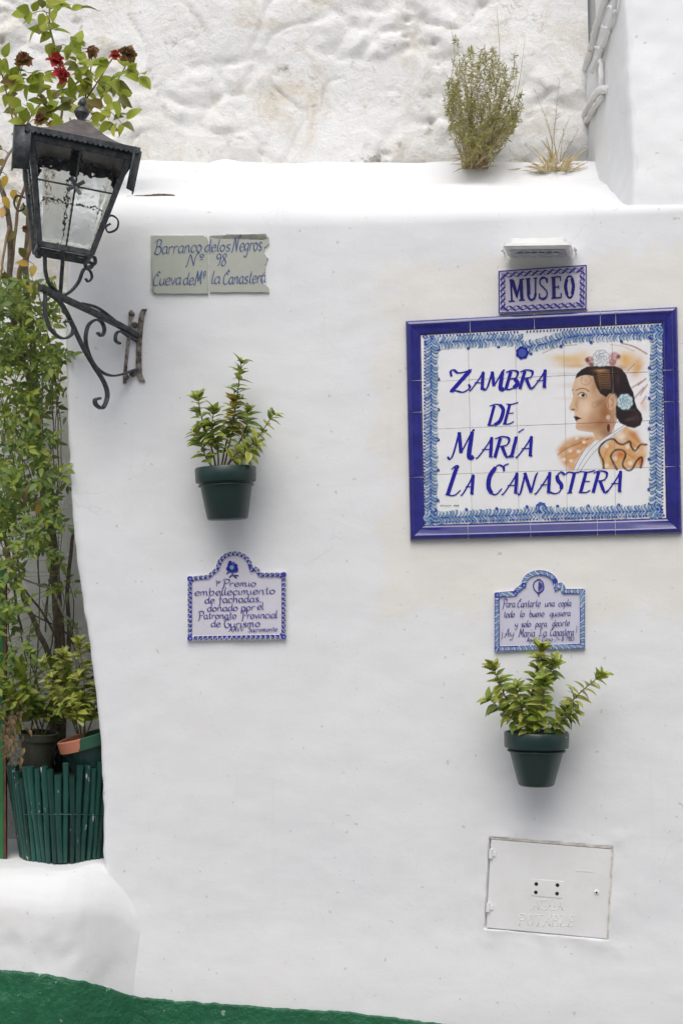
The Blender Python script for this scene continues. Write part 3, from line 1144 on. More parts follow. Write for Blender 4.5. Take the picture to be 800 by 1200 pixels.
def portrait(PX, PY):
    """the painted head in a shawl, brushed layer over layer; units: 7.27 per picture unit"""
    X, Y = (PX - 655) * 7.27, (PY - 390) * 7.27
    col = np.tile(np.array(WHITE), (len(X), 1))
    rg = np.random.default_rng(5)
    tex = 0.5 + 0.25 * np.sin(X * 0.11 + 2 * np.sin(Y * 0.035)) + 0.25 * np.sin(Y * 0.17 + X * 0.05)

    wash = np.clip(.90 + .10 * np.sin(X * .045 + 1.7 * np.sin(Y * .021 + 1)) * np.sin(Y * .052 + 1.3 * np.sin(X * .017)) + .03 * np.sin(X * .13 + Y * .21), .55, 1.0)

    def lay(mask, c, a=1.0):
        m = (np.clip(mask, 0, 1) * a * (wash if a < .99 else 1))[:, None]
        col[:] = col * (1 - m) + np.array(alb(c)) * m

    def P(pts, c, a=1.0, soft=5, smooth=True):
        pts = [tuple(q) for q in crom(pts + [pts[0]], 4)][:-1] if smooth else pts
        lay(0.5 - sdpoly(X, Y, pts) / soft, c, a)

    def Ln(pts, wd, c, a=1.0, soft=5):
        pts = [tuple(q) for q in crom(pts, 6)] if len(pts) > 2 else pts
        lay(0.5 - (sdline(X, Y, pts) - wd / 2) / soft, c, a)

    def B(x, y, rx_, ry_, c, a=1.0, hard=1.0, rot=0):
        ca, sa = math.cos(rot), math.sin(rot)
        u, v = (X - x) * ca + (Y - y) * sa, -(X - x) * sa + (Y - y) * ca
        r = np.sqrt((u / rx_) ** 2 + (v / ry_) ** 2)
        lay(np.clip((1.15 - r) * hard, 0, 1) if hard > 1.5 else np.exp(-r ** 2 * 1.6), c, a)
    # washes behind the head
    B(110, 240, 180, 62, (222, 174, 84), .85)
    B(150, 285, 170, 22, (206, 146, 60), .6)
    B(20, 215, 120, 30, (232, 198, 120), .6)
    B(200, 200, 90, 60, (236, 200, 120), .5)
    B(570, 235, 120, 95, (220, 166, 70), .98)
    B(540, 300, 70, 30, (198, 132, 50), .6)
    B(665, 300, 62, 105, (210, 154, 60), .95, rot=.3)
    B(90, 450, 140, 26, (214, 180, 150), .28)
    B(60, 350, 150, 14, (190, 140, 100), .35)
    B(40, 560, 120, 20, (224, 200, 176), .30)
    Ln([(-140, 175), (0, 122), (150, 104)], 9, (170, 96, 60), .7, 8)
    Ln([(535, 92), (640, 122), (745, 182)], 14, (140, 80, 62), .8, 9)
    Ln([(440, 104), (540, 118), (640, 160)], 6, (150, 110, 92), .6, 6)
    Ln([(580, 330), (640, 270)], 9, (150, 95, 50), .7, 8)
    for (a, b, c, d) in ((735, 395, 672, 446), (748, 446, 690, 532), (738, 545, 700, 606), (720, 470, 640, 560), (700, 420, 620, 470)):
        Ln([(a, b), (c, d)], 15, (158, 88, 76), .7, 12)
    B(720, 620, 40, 60, (220, 160, 140), .5)
    # neck and face
    face = [(150, 372), (126, 420), (112, 470), (108, 500), (122, 530), (110, 580), (90, 625), (84, 646), (98, 666), (128, 672), (133, 698), (123, 716), (134, 730), (138, 748), (150, 772), (140, 790), (142, 812), (165, 830), (215, 838), (286, 848), (304, 885), (325, 935), (440, 870), (490, 760), (505, 560), (420, 400), (300, 330), (200, 340)]
    P(face, (222, 188, 156), 1, 5, False)
    fm = np.clip(0.5 - sdpoly(X, Y, face) / 5, 0, 1)
    keepc = col.copy()
    B(400, 690, 95, 190, (148, 96, 60), .95)
    B(340, 780, 110, 80, (160, 106, 66), .9)
    B(290, 720, 60, 110, (190, 138, 98), .6)
    B(390, 640, 85, 140, (162, 108, 68), .8)
    B(240, 800, 110, 40, (188, 138, 100), .6)
    B(300, 470, 40, 110, (190, 136, 98), .7)
    B(150, 600, 22, 60, (176, 124, 92), .6, rot=.2)
    B(200, 560, 60, 22, (190, 140, 110), .5)
    B(225, 640, 58, 70, (240, 214, 188), .85)
    B(185, 430, 46, 40, (236, 212, 186), .6)
    B(190, 800, 60, 20, (200, 156, 130), .5)
    B(400, 860, 80, 50, (136, 92, 62), .8)
    B(330, 900, 40, 40, (224, 188, 160), .6)
    B(165, 740, 26, 40, (232, 200, 176), .5)
    col[:] = np.where(fm[:, None] > 0.02, keepc * (1 - fm[:, None]) + col * fm[:, None], keepc)
    # hair
    hair = [(138, 392), (150, 352), (190, 315), (240, 290), (330, 284), (470, 284), (530, 308), (572, 360), (602, 450), (632, 510), (646, 590), (662, 640), (700, 690), (710, 740), (692, 790), (640, 815), (580, 802), (520, 772), (484, 720), (480, 620), (470, 530), (430, 520), (400, 552), (350, 520), (320, 470), (302, 420), (290, 372), (230, 360), (180, 372)]
    P(hair, (44, 34, 36), 1, 7, False)
    B(360, 380, 90, 110, (96, 66, 48), .75)
    B(500, 340, 60, 60, (66, 48, 44), .6)
    B(640, 730, 60, 50, (70, 54, 50), .6)
    for i in range(9):
        y = 318 + i * 19
        Ln([(325 + i * 3, y + 12), (372, y), (425 + i * 2, y + 6)], 6, (182, 134, 88), .85 - .06 * i, 9)
    B(350, 325, 60, 14, (206, 160, 110), .6)
    B(600, 740, 60, 16, (104, 88, 84), .5, rot=-.3)
    B(500, 400, 14, 60, (86, 70, 66), .5)
    Ln([(480, 690), (520, 640), (600, 660), (650, 650)], 7, (96, 82, 80), .4, 8)
    Ln([(478, 700), (500, 660), (500, 620)], 6, (20, 16, 20), .6, 8)
    Ln([(560, 668), (620, 660), (662, 690), (676, 740)], 8, (92, 78, 76), .45, 12)
    Ln([(640, 560), (630, 610), (655, 650)], 7, (18, 14, 18), .6, 8)
    # curls
    Ln([(195, 385), (188, 415), (205, 442), (240, 444), (268, 420), (266, 388), (245, 370)], 9, (140, 102, 78), .55, 12)
    B(232, 412, 26, 22, (196, 156, 124), .6)
    Ln([(372, 580), (330, 584), (288, 602), (282, 624), (306, 634), (330, 622), (322, 608)], 12, (140, 96, 66), .40, 22)
    B(340, 604, 40, 20, (140, 96, 64), .45)
    # brow, eye, nostril, mouth
    Ln([(145, 492), (188, 476), (226, 482), (254, 502)], 8, (66, 48, 44), .95, 4)
    Ln([(112, 492), (122, 486)], 7, (80, 60, 54), .8, 4)
    B(200, 536, 32, 17, (228, 220, 212), 1, 3)
    B(204, 535, 16, 16, (92, 78, 56), 1, 3)
    B(206, 535, 7, 8, (30, 26, 30), 1, 3)
    Ln([(160, 528), (188, 510), (216, 518), (236, 544)], 8, (60, 44, 42), .95, 4)
    Ln([(166, 550), (200, 560), (230, 552)], 4, (120, 86, 66), .8, 4)
    Ln([(118, 520), (126, 532)], 6, (90, 70, 62), .8, 4)
    B(120, 656, 20, 9, (120, 70, 54), .9, 2)
    Ln([(146, 622), (160, 648), (146, 668)], 5, (160, 112, 84), .8, 5)
    P([(123, 716), (150, 712), (192, 732), (165, 742), (140, 750), (132, 732)], (70, 36, 54), 1, 5, False)
    Ln([(190, 733), (202, 728)], 4, (140, 90, 80), .7, 4)
    B(152, 752, 16, 7, (150, 84, 90), .8)
    Ln([(142, 812), (165, 832), (215, 840), (285, 850)], 4, (150, 104, 80), .6, 5)
    # ear with drop earring
    B(450, 590, 42, 70, (214, 172, 138), 1, 4, .15)
    Ln([(424, 640), (414, 580), (436, 532), (470, 524), (484, 560)], 6, (92, 62, 48), .9, 5)
    Ln([(440, 560), (462, 590), (444, 630)], 9, (150, 102, 74), .8, 8)
    B(418, 722, 18, 20, (206, 184, 172), 1, 4)
    Ln([(418, 742), (420, 790)], 6, (190, 150, 140), .9, 4)
    B(420, 812, 13, 34, (96, 44, 44), 1, 4)
    # dress, shawl
    P([(-20, 1000), (40, 930), (120, 896), (200, 884), (300, 884), (320, 925), (240, 982), (180, 1062), (128, 1176), (60, 1150), (10, 1080)], (214, 158, 90), .9, 46)
    for (a_, b_q, c_, d_q) in ((10, 1000, 200, 900), (40, 1060, 230, 960), (60, 1110, 190, 1030), (120, 905, 280, 900)):
        Ln([(a_, b_q), (c_, d_q)], 16, (178, 112, 54), .45, 26)
    B(200, 950, 90, 40, (196, 120, 50), .6)
    B(90, 1060, 50, 70, (206, 140, 72), .5)
    Ln([(-10, 1040), (60, 990), (150, 950), (250, 905)], 9, (138, 82, 44), .85, 10)
    for (x, y) in ((150, 900), (212, 932), (95, 1008), (166, 1012), (102, 1092), (40, 1080)):
        B(x, y, 20, 17, (240, 230, 216), .8, 1.8)
    rt = [(572, 802), (640, 842), (700, 922), (742, 962), (748, 1040), (706, 1150), (380, 1165), (330, 1060), (345, 980), (420, 922), (490, 865)]
    P(rt, (216, 156, 80), .95, 26, False)
    B(640, 880, 50, 60, (196, 120, 48), .7)
    for (a_, b_q, c_, d_q) in ((600, 850, 690, 940), (560, 900, 640, 960), (420, 960, 380, 1080), (600, 1040, 690, 1080), (430, 1100, 470, 1150), (560, 1100, 640, 1060)):
        Ln([(a_, b_q), (c_, d_q)], 14, (170, 104, 52), .5, 24)
    B(525, 885, 55, 45, (240, 232, 222), .95)
    B(420, 1080, 50, 60, (224, 180, 110), .6)
    B(520, 1040, 48, 42, (196, 98, 40), .9)
    B(690, 1100, 26, 40, (200, 100, 42), .9)
    B(610, 1090, 60, 50, (226, 176, 108), .6)
    B(745, 1000, 40, 60, (236, 224, 214), .8)
    P([(118, 1175), (230, 982), (300, 912), (344, 922), (560, 787), (574, 799), (470, 880), (330, 985), (262, 1062), (172, 1182)], (232, 232, 234), 1, 5, False)
    P([(330, 985), (172, 1182), (372, 1182), (345, 1080), (330, 1020)], (232, 232, 234), 1, 6, False)
    P([(300, 880), (322, 935), (300, 925), (280, 960), (230, 1010), (255, 960)], (224, 190, 160), .8, 6, False)
    for ln_ in ([(560, 787), (440, 862), (344, 926), (262, 1002), (200, 1090), (150, 1180)], [(574, 799), (450, 885), (340, 976), (262, 1062), (176, 1182)], [(300, 912), (230, 982), (170, 1070), (122, 1172)]):
        Ln(ln_, 4.5, (92, 96, 110), .9, 4)
    for (x, y) in ((405, 967), (475, 1072), (582, 972), (605, 1112), (405, 1132), (655, 1000)):
        B(x, y, 21, 22, (240, 230, 216), .8, 1.8)
    for ln_ in ([(378, 1155), (374, 1092), (341, 1022), (350, 970), (400, 922), (460, 907), (500, 942), (545, 952), (600, 928), (614, 972), (648, 1007), (690, 957), (742, 955)],
                [(492, 1165), (452, 1092), (441, 1047), (480, 1002), (540, 1002), (565, 1042), (540, 1122), (578, 1172), (622, 1162), (660, 1092), (700, 1062), (706, 1102), (692, 1150)]):
        Ln(ln_, 18, (62, 46, 40), .97, 7)
    Ln([(565, 1020), (620, 1062), (665, 1100)], 5, (120, 74, 44), .8, 6)
    # flowers in the hair
    for (x, y, r, c) in ((262, 240, 38, (176, 120, 120)), (240, 232, 22, (120, 70, 74)), (470, 205, 42, (186, 130, 134)), (455, 255, 34, (170, 100, 104)), (505, 205, 20, (96, 66, 66)), (275, 275, 22, (110, 74, 76))):
        B(x, y, r, r, c, .95, 2.2)
    for (x, y) in ((262, 225), (480, 195), (450, 245), (470, 225), (280, 250)):
        B(x, y, 12, 10, (222, 190, 188), .9)

    def bloom(cx, cy, r, c, ln, ctr, n):
        for k in range(n):
            a = 2 * math.pi * k / n + .3
            B(cx + .62 * r * math.cos(a), cy + .62 * r * math.sin(a), .47 * r, .47 * r, ln, 1, 4)
            B(cx + .60 * r * math.cos(a), cy + .60 * r * math.sin(a), .41 * r, .41 * r, c, 1, 4)
        B(cx, cy, .5 * r, .5 * r, c, 1, 2)
        for (q, rr, m_) in ((.40, .30, 5), (.18, .22, 3)):
            for k in range(m_):
                a = 2 * math.pi * k / m_ + q * 9
                B(cx + q * r * math.cos(a), cy + q * r * math.sin(a), rr * r, rr * r * .9, ctr, .8, 4)
                B(cx + (q - .03) * r * math.cos(a) + 2, cy + (q - .03) * r * math.sin(a) + 2, (rr - .07) * r, (rr - .08) * r, c, .95, 4)
        B(cx, cy, .12 * r, .10 * r, ctr, .8)
    bloom(358, 220, 68, (226, 227, 230), (150, 152, 158), (140, 142, 146), 8)
    bloom(560, 590, 66, (196, 216, 220), (92, 122, 132), (70, 110, 124), 8)
    return col


# individual tiles, 5 x 4, each with a fine gap
vx = [SG.loc(x, 500)[0] for x in (551, 606, 662.5, 719)]
vz = [SG.loc(640, y)[1] for y in (441.5, 498, 552)]
ex = [-iw / 2] + vx + [iw / 2]
ez = [ih / 2] + vz + [-ih / 2]
for r in range(4):
    for c in range(5):
        x0, x1, z1, z0 = ex[c] + .0006, ex[c + 1] - .0006, ez[r] - .0006, ez[r + 1] + .0006
        fine = c >= 2
        n = 104 if fine else 6
        if c == 2:
            n = 44
        gx, gz = np.linspace(x0, x1, n), np.linspace(z0, z1, n)
        XX, ZZ = np.meshgrid(gx, gz)
        tilt = (rnd.uniform(-.0009, .0009), rnd.uniform(-.0009, .0009), rnd.uniform(-.0003, .0003))
        YY = -0.010 + tilt[2] + tilt[0] * (XX - XX.mean()) / (x1 - x0) + tilt[1] * (ZZ - ZZ.mean()) / (z1 - z0)
        edge = np.minimum(np.minimum(XX - x0, x1 - XX), np.minimum(ZZ - z0, z1 - ZZ))
        verts = list(zip(XX.ravel(), YY.ravel(), ZZ.ravel()))
        PX, PY = SG.px(XX.ravel(), ZZ.ravel())
        cols = portrait(PX, PY) if fine else np.tile(np.array(WHITE), (len(verts), 1))
        k_ = 1 + rnd.uniform(-.025, .015)
        cols = np.minimum(cols * k_, .86).tolist()
        faces = [(j * n + i, j * n + i + 1, (j + 1) * n + i + 1, (j + 1) * n + i) for j in range(n - 1) for i in range(n - 1)]
        i0 = len(verts)
        rim = [i for i in range(n)] + [j * n + n - 1 for j in range(1, n)] + [(n - 1) * n + i for i in range(n - 2, -1, -1)] + [j * n for j in range(n - 2, 0, -1)]
        for q in rim:
            verts.append((verts[q][0], 0.0, verts[q][2]))
            cols.append((.45, .43, .4))
        L = len(rim)
        for q in range(L):
            faces.append((rim[q], rim[(q + 1) % L], i0 + (q + 1) % L, i0 + q))
        painted('tile', verts, faces, cols, sign)
m_ = MB()
m_.box((0, 0.004, 0), (SG.w - 0.01, 0.022, SG.h - 0.01))
m_.build('mortar_bed', 'grouticon', sign, smooth=False)

# cobalt frame mouldings, mitred
prof_f = [(0.0, 0.004), (0.0005, -0.010), (0.003, -0.0165), (0.007, -0.0195), (0.0135, -0.0205), (0.0155, -0.0185), (0.0185, -0.0172), (0.038, -0.0165), (0.043, -0.0145), (0.0465, -0.0095), (0.0475, 0.004)]


def moulding(side, t0, t1):
    """side: 0 top 1 right 2 bottom 3 left; t along the outer edge, metres from the first corner"""
    m = MB()
    W_, H_ = SG.w, SG.h
    Ls = (W_, H_, W_, H_)[side]
    rows_ = []
    for t in (t0, t1):
        r = []
        for (d, y) in prof_f:
            tt = t
            if t < 1e-6:
                tt = d
            elif t > Ls - 1e-6:
                tt = Ls - d
            tt += 0.0007 if t == t0 else -0.0007
            x, z = {0: (-W_ / 2 + tt, H_ / 2 - d), 1: (W_ / 2 - d, H_ / 2 - tt), 2: (W_ / 2 - tt, -H_ / 2 + d), 3: (-W_ / 2 + d, -H_ / 2 + tt)}[side]
            r.append((x, y, z))
        rows_.append(r)
    m.grid(rows_)
    m.fan(rows_[0], True)
    m.fan(rows_[1])
    return m.build('frame_moulding', 'frame', sign, auto=40)


def along(side, pts):
    out = []
    for (a, b) in pts:
        x, z = SG.loc(a, b)
        out.append({0: x + SG.w / 2, 1: SG.h / 2 - z, 2: SG.w / 2 - x, 3: z + SG.h / 2}[side])
    return sorted(out)


for side, cuts in ((0, [(551, 372), (626, 367), (703, 364), (721, 363)]), (1, [(790, 434), (790, 471), (790, 547)]), (2, [(721, 628), (700, 629), (622, 630), (549, 632)]), (3, [(478, 447), (478, 484), (478, 560)])):
    ts = [0.0] + along(side, cuts) + [(SG.w, SG.h)[side % 2]]
    for a, b in zip(ts, ts[1:]):
        moulding(side, a, b)
    for t_ in ts[1:-1]:
        m_ = MB()
        x, z = {0: (-SG.w / 2 + t_, SG.h / 2 - FW_ / 2), 1: (SG.w / 2 - FW_ / 2, SG.h / 2 - t_), 2: (SG.w / 2 - t_, -SG.h / 2 + FW_ / 2), 3: (-SG.w / 2 + FW_ / 2, -SG.h / 2 + t_)}[side]
        m_.box((x, -.0075, z), (.0016, .0175, FW_ * .97) if side % 2 == 0 else (FW_ * .97, .0175, .0016))
        m_.build('grout_joint', 'grouticon', sign, smooth=False)

# painted feather border
bd = Brush(SG, -0.0114)
tl, tr, brc, bl = (497, 393.5), (778, 380), (777, 605.5), (496, 614)


def feather(p0, p1, inward, bumpf=None, step=3.9):
    p0, p1, inward = np.array(p0, float), np.array(p1, float), np.array(inward, float)
    L = np.hypot(*(p1 - p0))
    t = (p1 - p0) / L
    n = int(L / step)
    mid = 8.8
    cen = []
    for i in range(n + 1):
        s = i / n
        off = bumpf(s) if bumpf else 0
        q = p0 + (p1 - p0) * s + inward * (mid + off)
        cen.append(tuple(q + inward * rnd.uniform(-.4, .4)))
        for sg, ln_ in ((1, 7.6), (-1, 7.0)):
            ln_ *= rnd.uniform(.85, 1.1)
            wv = inward * sg
            b0 = q + rnd.uniform(-.6, .6) * t
            pts = [b0, b0 + t * 2.4 + wv * ln_ * .22, b0 + t * 4.4 + wv * ln_ * .60, b0 + t * 4.3 + wv * ln_ * .92, b0 + t * 3.1 + wv * ln_ * 1.0]
            pick = rnd.random()
            bd.stroke([tuple(v) for v in pts], 1.7, PALE if pick < .3 else TEAL, taper=.45, n=3)
            bd.stroke([tuple(v + t * 1.3) for v in pts[:4 if pick < .5 else 5]], .75 if pick < .7 else 1.1, MID, taper=.6, n=3)
        e = p0 + (p1 - p0) * s
        bd.stroke([tuple(e + inward * .2 - t * .9), tuple(e + inward * 2.6 - t * .3)], 1.5, BLUE)
        if i % 9 == 4:
            d_ = q + inward * 8.4
            bd.dot(d_[0], d_[1], 2.0, MID, 7)
            bd.dot(d_[0] + 1, d_[1] + .8, 1.1, BLUE, 6)
    bd.stroke(cen, 1.7, MID, n=2)


up_ = np.array([0.04, 1.0])
feather(tl, (607, 388.3), up_, lambda s: 2.5 * sst(.75, 1, s))
feather(tr, (617, 387.8), up_, lambda s: 1.0 * sst(.2, .5, s) + 9 * sst(.62, 1, s) - 2 * sst(.3, .6, s) * (1 - s))
feather(bl, (630, 610), -up_, lambda s: -2 + 2 * sst(0.8, 1, s))
feather(brc, (638, 610), -up_, lambda s: -2 + 2 * sst(.8, 1, s))
feather(tl, bl, (1, 0))
feather(tr, brc, (-1, 0))
for (x, y) in ((505, 402), (770, 388), (769, 597), (504, 605)):
    bd.dot(x, y, 6.5, MID, 12)
    bd.dot(x, y, 4.2, TEAL, 10)
    bd.dot(x + .8, y + .5, 2.2, BLUE, 8)
for (x, y, r) in ((612, 414, 7.5), (634, 595, 6.5)):
    for k in range(7):
        a = k * .9
        bd.dot(x + r * .6 * math.cos(a), y + r * .6 * math.sin(a), r * .45, BLUE if y < 500 else MID, 9)
    bd.dot(x, y, r * .62, MID, 12)
    bd.dot(x + 1, y, r * .42, TEAL, 10)
bd.build('painted_border', sign)

lt = Brush(SG, -0.0115)
KW = dict(table=C, nib=25, slant=0.12, lo=0.5, taper=0.2)


def caps(text, x0, y0, x1, y1, h, wd=3.1, heavy=1.55):
    write(lt, text, x0, y0, x1, y1, h, wd, BLUE, heavy=heavy, **KW)


caps('Z', 527, 461, 550, 459.5, 30, 3.3, 1.7)
caps('AMBRA', 551, 458, 640, 455, 22)
lt.build('lettering', sign)
lt = Brush(SG, -0.0115)
caps('DE', 571, 499, 603, 497, 24.5, 2.8)
lt.build('lettering', sign)
lt = Brush(SG, -0.0115)
caps('M', 526, 538.5, 555, 536.5, 32, 3.0, 1.8)
caps('ARÍA', 559, 537, 624, 535.5, 24.5)
lt.build('lettering', sign)
lt = Brush(SG, -0.0115)
caps('L', 522, 581, 541, 580.5, 34, 3.0, 1.9)
caps('A', 541, 580.5, 555, 580, 24)
caps('C', 568, 580, 589, 579.5, 35, 3.0, 1.75)
caps('ANASTERA', 589, 579.5, 728, 577, 25.5)
sgc = alb((150, 140, 135))
sgs = Brush(SG, -0.0115)
for (x0, x1) in ((516, 529), (532, 538)):
    sgs.stroke([(x0 + i * (x1 - x0) / 12, 592.8 + (-1.1 if i % 2 else .7) * rnd.uniform(.5, 1.1)) for i in range(13)], .45, sgc, n=3)
sgs.build('signature', sign)
lt.build('lettering', sign)

# ------------------------------------------------------------------ MUSEO plaque
MP = Panel((584, 317.8), (687.5, 310.5), (687, 363), (584, 368.2))
mus = empty('museum_plaque', (0, 0, 0), 'small lilac tile plaque reading MUSEO inside a blue rope border', 'sign')
mus.matrix_world = MP.mat


def slab(pan, outline, thick, col, name, parent, back=0.008, bev=0.0015, mat='paint'):
    """tile cut to an outline given in local metres"""
    n = len(outline)
    c = np.mean(np.array(outline), axis=0)
    verts, cols, faces = [], [], []
    dist = bev
    for (sc, y) in ((1, back), (1, -thick + bev), (None, -thick)):
        for (x, z) in outline:
            if sc is None:
                d = np.array((x, z)) - c
                d = d * (1 - dist / max(1e-6, np.hypot(*d)) * 1.4)
                x, z = c + d
            verts.append((x, y, z))
            cols.append(col)
    for a in range(2):
        for i in range(n):
            j = (i + 1) % n
            faces.append((a * n + i, a * n + j, (a + 1) * n + j, (a + 1) * n + i))
    faces.append(tuple(range(2 * n, 3 * n)))
    return painted(name, verts, faces, cols, parent, mat)


LILAC = alb((208, 200, 216))
hw, hh = MP.w / 2, MP.h / 2
slab(MP, [(-hw, -hh), (hw, -hh), (hw, hh), (-hw, hh)], 0.010, LILAC, 'plaque_tile', mus)
b_ = Brush(MP, -0.0112)


def plerp(q, u, v):
    (a, b, c, d) = q
    x = lerp(lerp(a[0], b[0], u), lerp(d[0], c[0], u), v)
    y = lerp(lerp(a[1], b[1], u), lerp(d[1], c[1], u), v)
    return x, y


MQ = ((584.8, 318.6), (686.8, 311.5), (686.4, 362.2), (584.8, 367.3))
NAVY = alb((44, 48, 142))
for (u0, v0, u1, v1, n) in ((.03, .06, .97, .06, 11), (.03, .94, .97, .94, 11), (.025, .08, .025, .92, 6), (.975, .08, .975, .92, 6)):
    hor = v0 == v1
    du, dv = (.0, .062) if hor else (.030, 0)
    sgn = 1 if (v0 < .5 and hor) or (u0 < .5 and not hor) else -1
    for k in range(n):
        a0, a1 = k / n, (k + 1) / n
        def at(s, o):
            return plerp(MQ, lerp(u0, u1, s) + du * o * sgn, lerp(v0, v1, s) + dv * o * sgn)
        b_.stroke([at(a0, 1.5), at(lerp(a0, a1, .3), 1.1), at(lerp(a0, a1, .7), .1), at(a1, -.2)], 1.9, NAVY, taper=.4, n=4)
        b_.stroke([at(a0, .1), at(lerp(a0, a1, .5), .5), at(lerp(a0, a1, .9), 1.6)], 1.0, alb((96, 100, 176)), taper=.3, n=4)
for (u0, v0, u1, v1) in ((0, 0, 1, 0), (1, 0, 1, 1), (1, 1, 0, 1), (0, 1, 0, 0)):
    b_.stroke([plerp(MQ, u0, v0), plerp(MQ, u1, v1)], 1.2, NAVY)
b_.build('painted_border', mus)
b_ = Brush(MP, -0.0113)
DB = alb((34, 36, 118))


def zz(x, y):
    return 560 + x / 5, 250 + y / 5


def rectS(x0, y0, x1, y1, w_):
    b_.stroke([zz(x0, y0), zz(x1, y1)], w_ / 5, DB)


for L_ in ('M', 'U', 'S', 'E', 'O'):
    if L_ == 'M':
        rectS(193, 395, 199, 517, 11)
        rectS(252, 389, 258, 511, 20)
        b_.poly([zz(188, 396), zz(212, 393), zz(234, 470), zz(226, 500)], DB)
        b_.poly([zz(246, 392), zz(258, 390), zz(232, 500), zz(226, 500), zz(224, 486)], DB)
        for (x, y) in ((198, 518), (258, 512)):
            rectS(x - 18, y + 1, x + 18, y - 2, 8)
        rectS(184, 394, 206, 391, 8)
        rectS(246, 391, 272, 388, 8)
    if L_ == 'U':
        rectS(294, 387, 298, 480, 20)
        rectS(338, 383, 337, 475, 9)
        b_.stroke([zz(x, y) for x, y in ((293, 470), (300, 500), (316, 510), (332, 498), (338, 470))], 2.6, DB, n=5)
        rectS(280, 388, 308, 385, 8)
        rectS(326, 384, 348, 382, 8)
    if L_ == 'S':
        b_.stroke([zz(x, y) for x, y in ((405, 410), (398, 386), (380, 380), (364, 396), (366, 420), (386, 440), (404, 462), (402, 490), (384, 504), (364, 496), (360, 472))], 3.0, DB, nib=100, n=5, lo=.55)
        rectS(406, 380, 407, 412, 6)
        rectS(360, 472, 360, 504, 6)
    if L_ == 'E':
        rectS(443, 378, 446, 500, 20)
        rectS(428, 379, 484, 374, 8)
        rectS(430, 501, 488, 496, 8)
        rectS(446, 436, 472, 434, 7)
        rectS(483, 374, 484, 400, 7)
        rectS(487, 470, 488, 497, 7)
        rectS(472, 424, 473, 446, 6)
    if L_ == 'O':
        b_.stroke([zz(x, y) for x, y in ((520, 390), (513, 432), (522, 480))], 3.8, DB, n=5)
        b_.stroke([zz(x, y) for x, y in ((550, 384), (559, 428), (552, 476))], 3.8, DB, n=5)
        b_.stroke([zz(x, y) for x, y in ((516, 402), (524, 378), (536, 371), (548, 376), (555, 396))], 2.2, DB, n=5)
        b_.stroke([zz(x, y) for x, y in ((517, 466), (526, 490), (538, 497), (550, 488), (556, 462))], 2.2, DB, n=5)
b_.build('lettering', mus)


# ------------------------------------------------------------------ two arched plaques
def arch_outline(pan, pts):
    return [pan.loc(x, y) for x, y in pts]


def arch_pts(x0, x1, ytl, ytr, yb0, yb1, sh0, sh1, ycr, topx):
    """outline: rectangle with stepped, round-headed top (picture units, clockwise from bottom left)"""
    P_ = [(x0, yb0), (x0, ytl), (sh0 - 6, lerp(ytl, ytr, .25) - 1)]
    P_ += [(sh0 - 4, ytl - 5), (sh0, ytl - 8)]
    cy = lerp(ytl, ytr, .5) - 8
    for k in range(0, 13):
        a = math.pi - math.pi * k / 12
        rx_ = (sh1 - sh0) / 2 - 3
        P_.append(((sh0 + sh1) / 2 + rx_ * math.cos(a), cy - (cy - ycr) * math.sin(a)))
    P_ += [(sh1, ytr - 8), (sh1 + 4, ytr - 5), (sh1 + 6, lerp(ytl, ytr, .75) - 1), (x1, ytr), (x1, yb1)]
    return P_


def inset(pts, d):
    """move each corner inwards by d (outline given clockwise on the picture)"""
    out = []
    n = len(pts)
    for i in range(n):
        p = np.array(pts[i], float)
        a = p - np.array(pts[i - 1], float)
        b = np.array(pts[(i + 1) % n], float) - p
        na = np.array((-a[1], a[0])) / (np.hypot(*a) or 1)
        nb = np.array((-b[1], b[0])) / (np.hypot(*b) or 1)
        m = na + nb
        m = m / max(.6, (np.hypot(*m) ** 2 / 2))
        out.append(tuple(p + m * d))
    return out


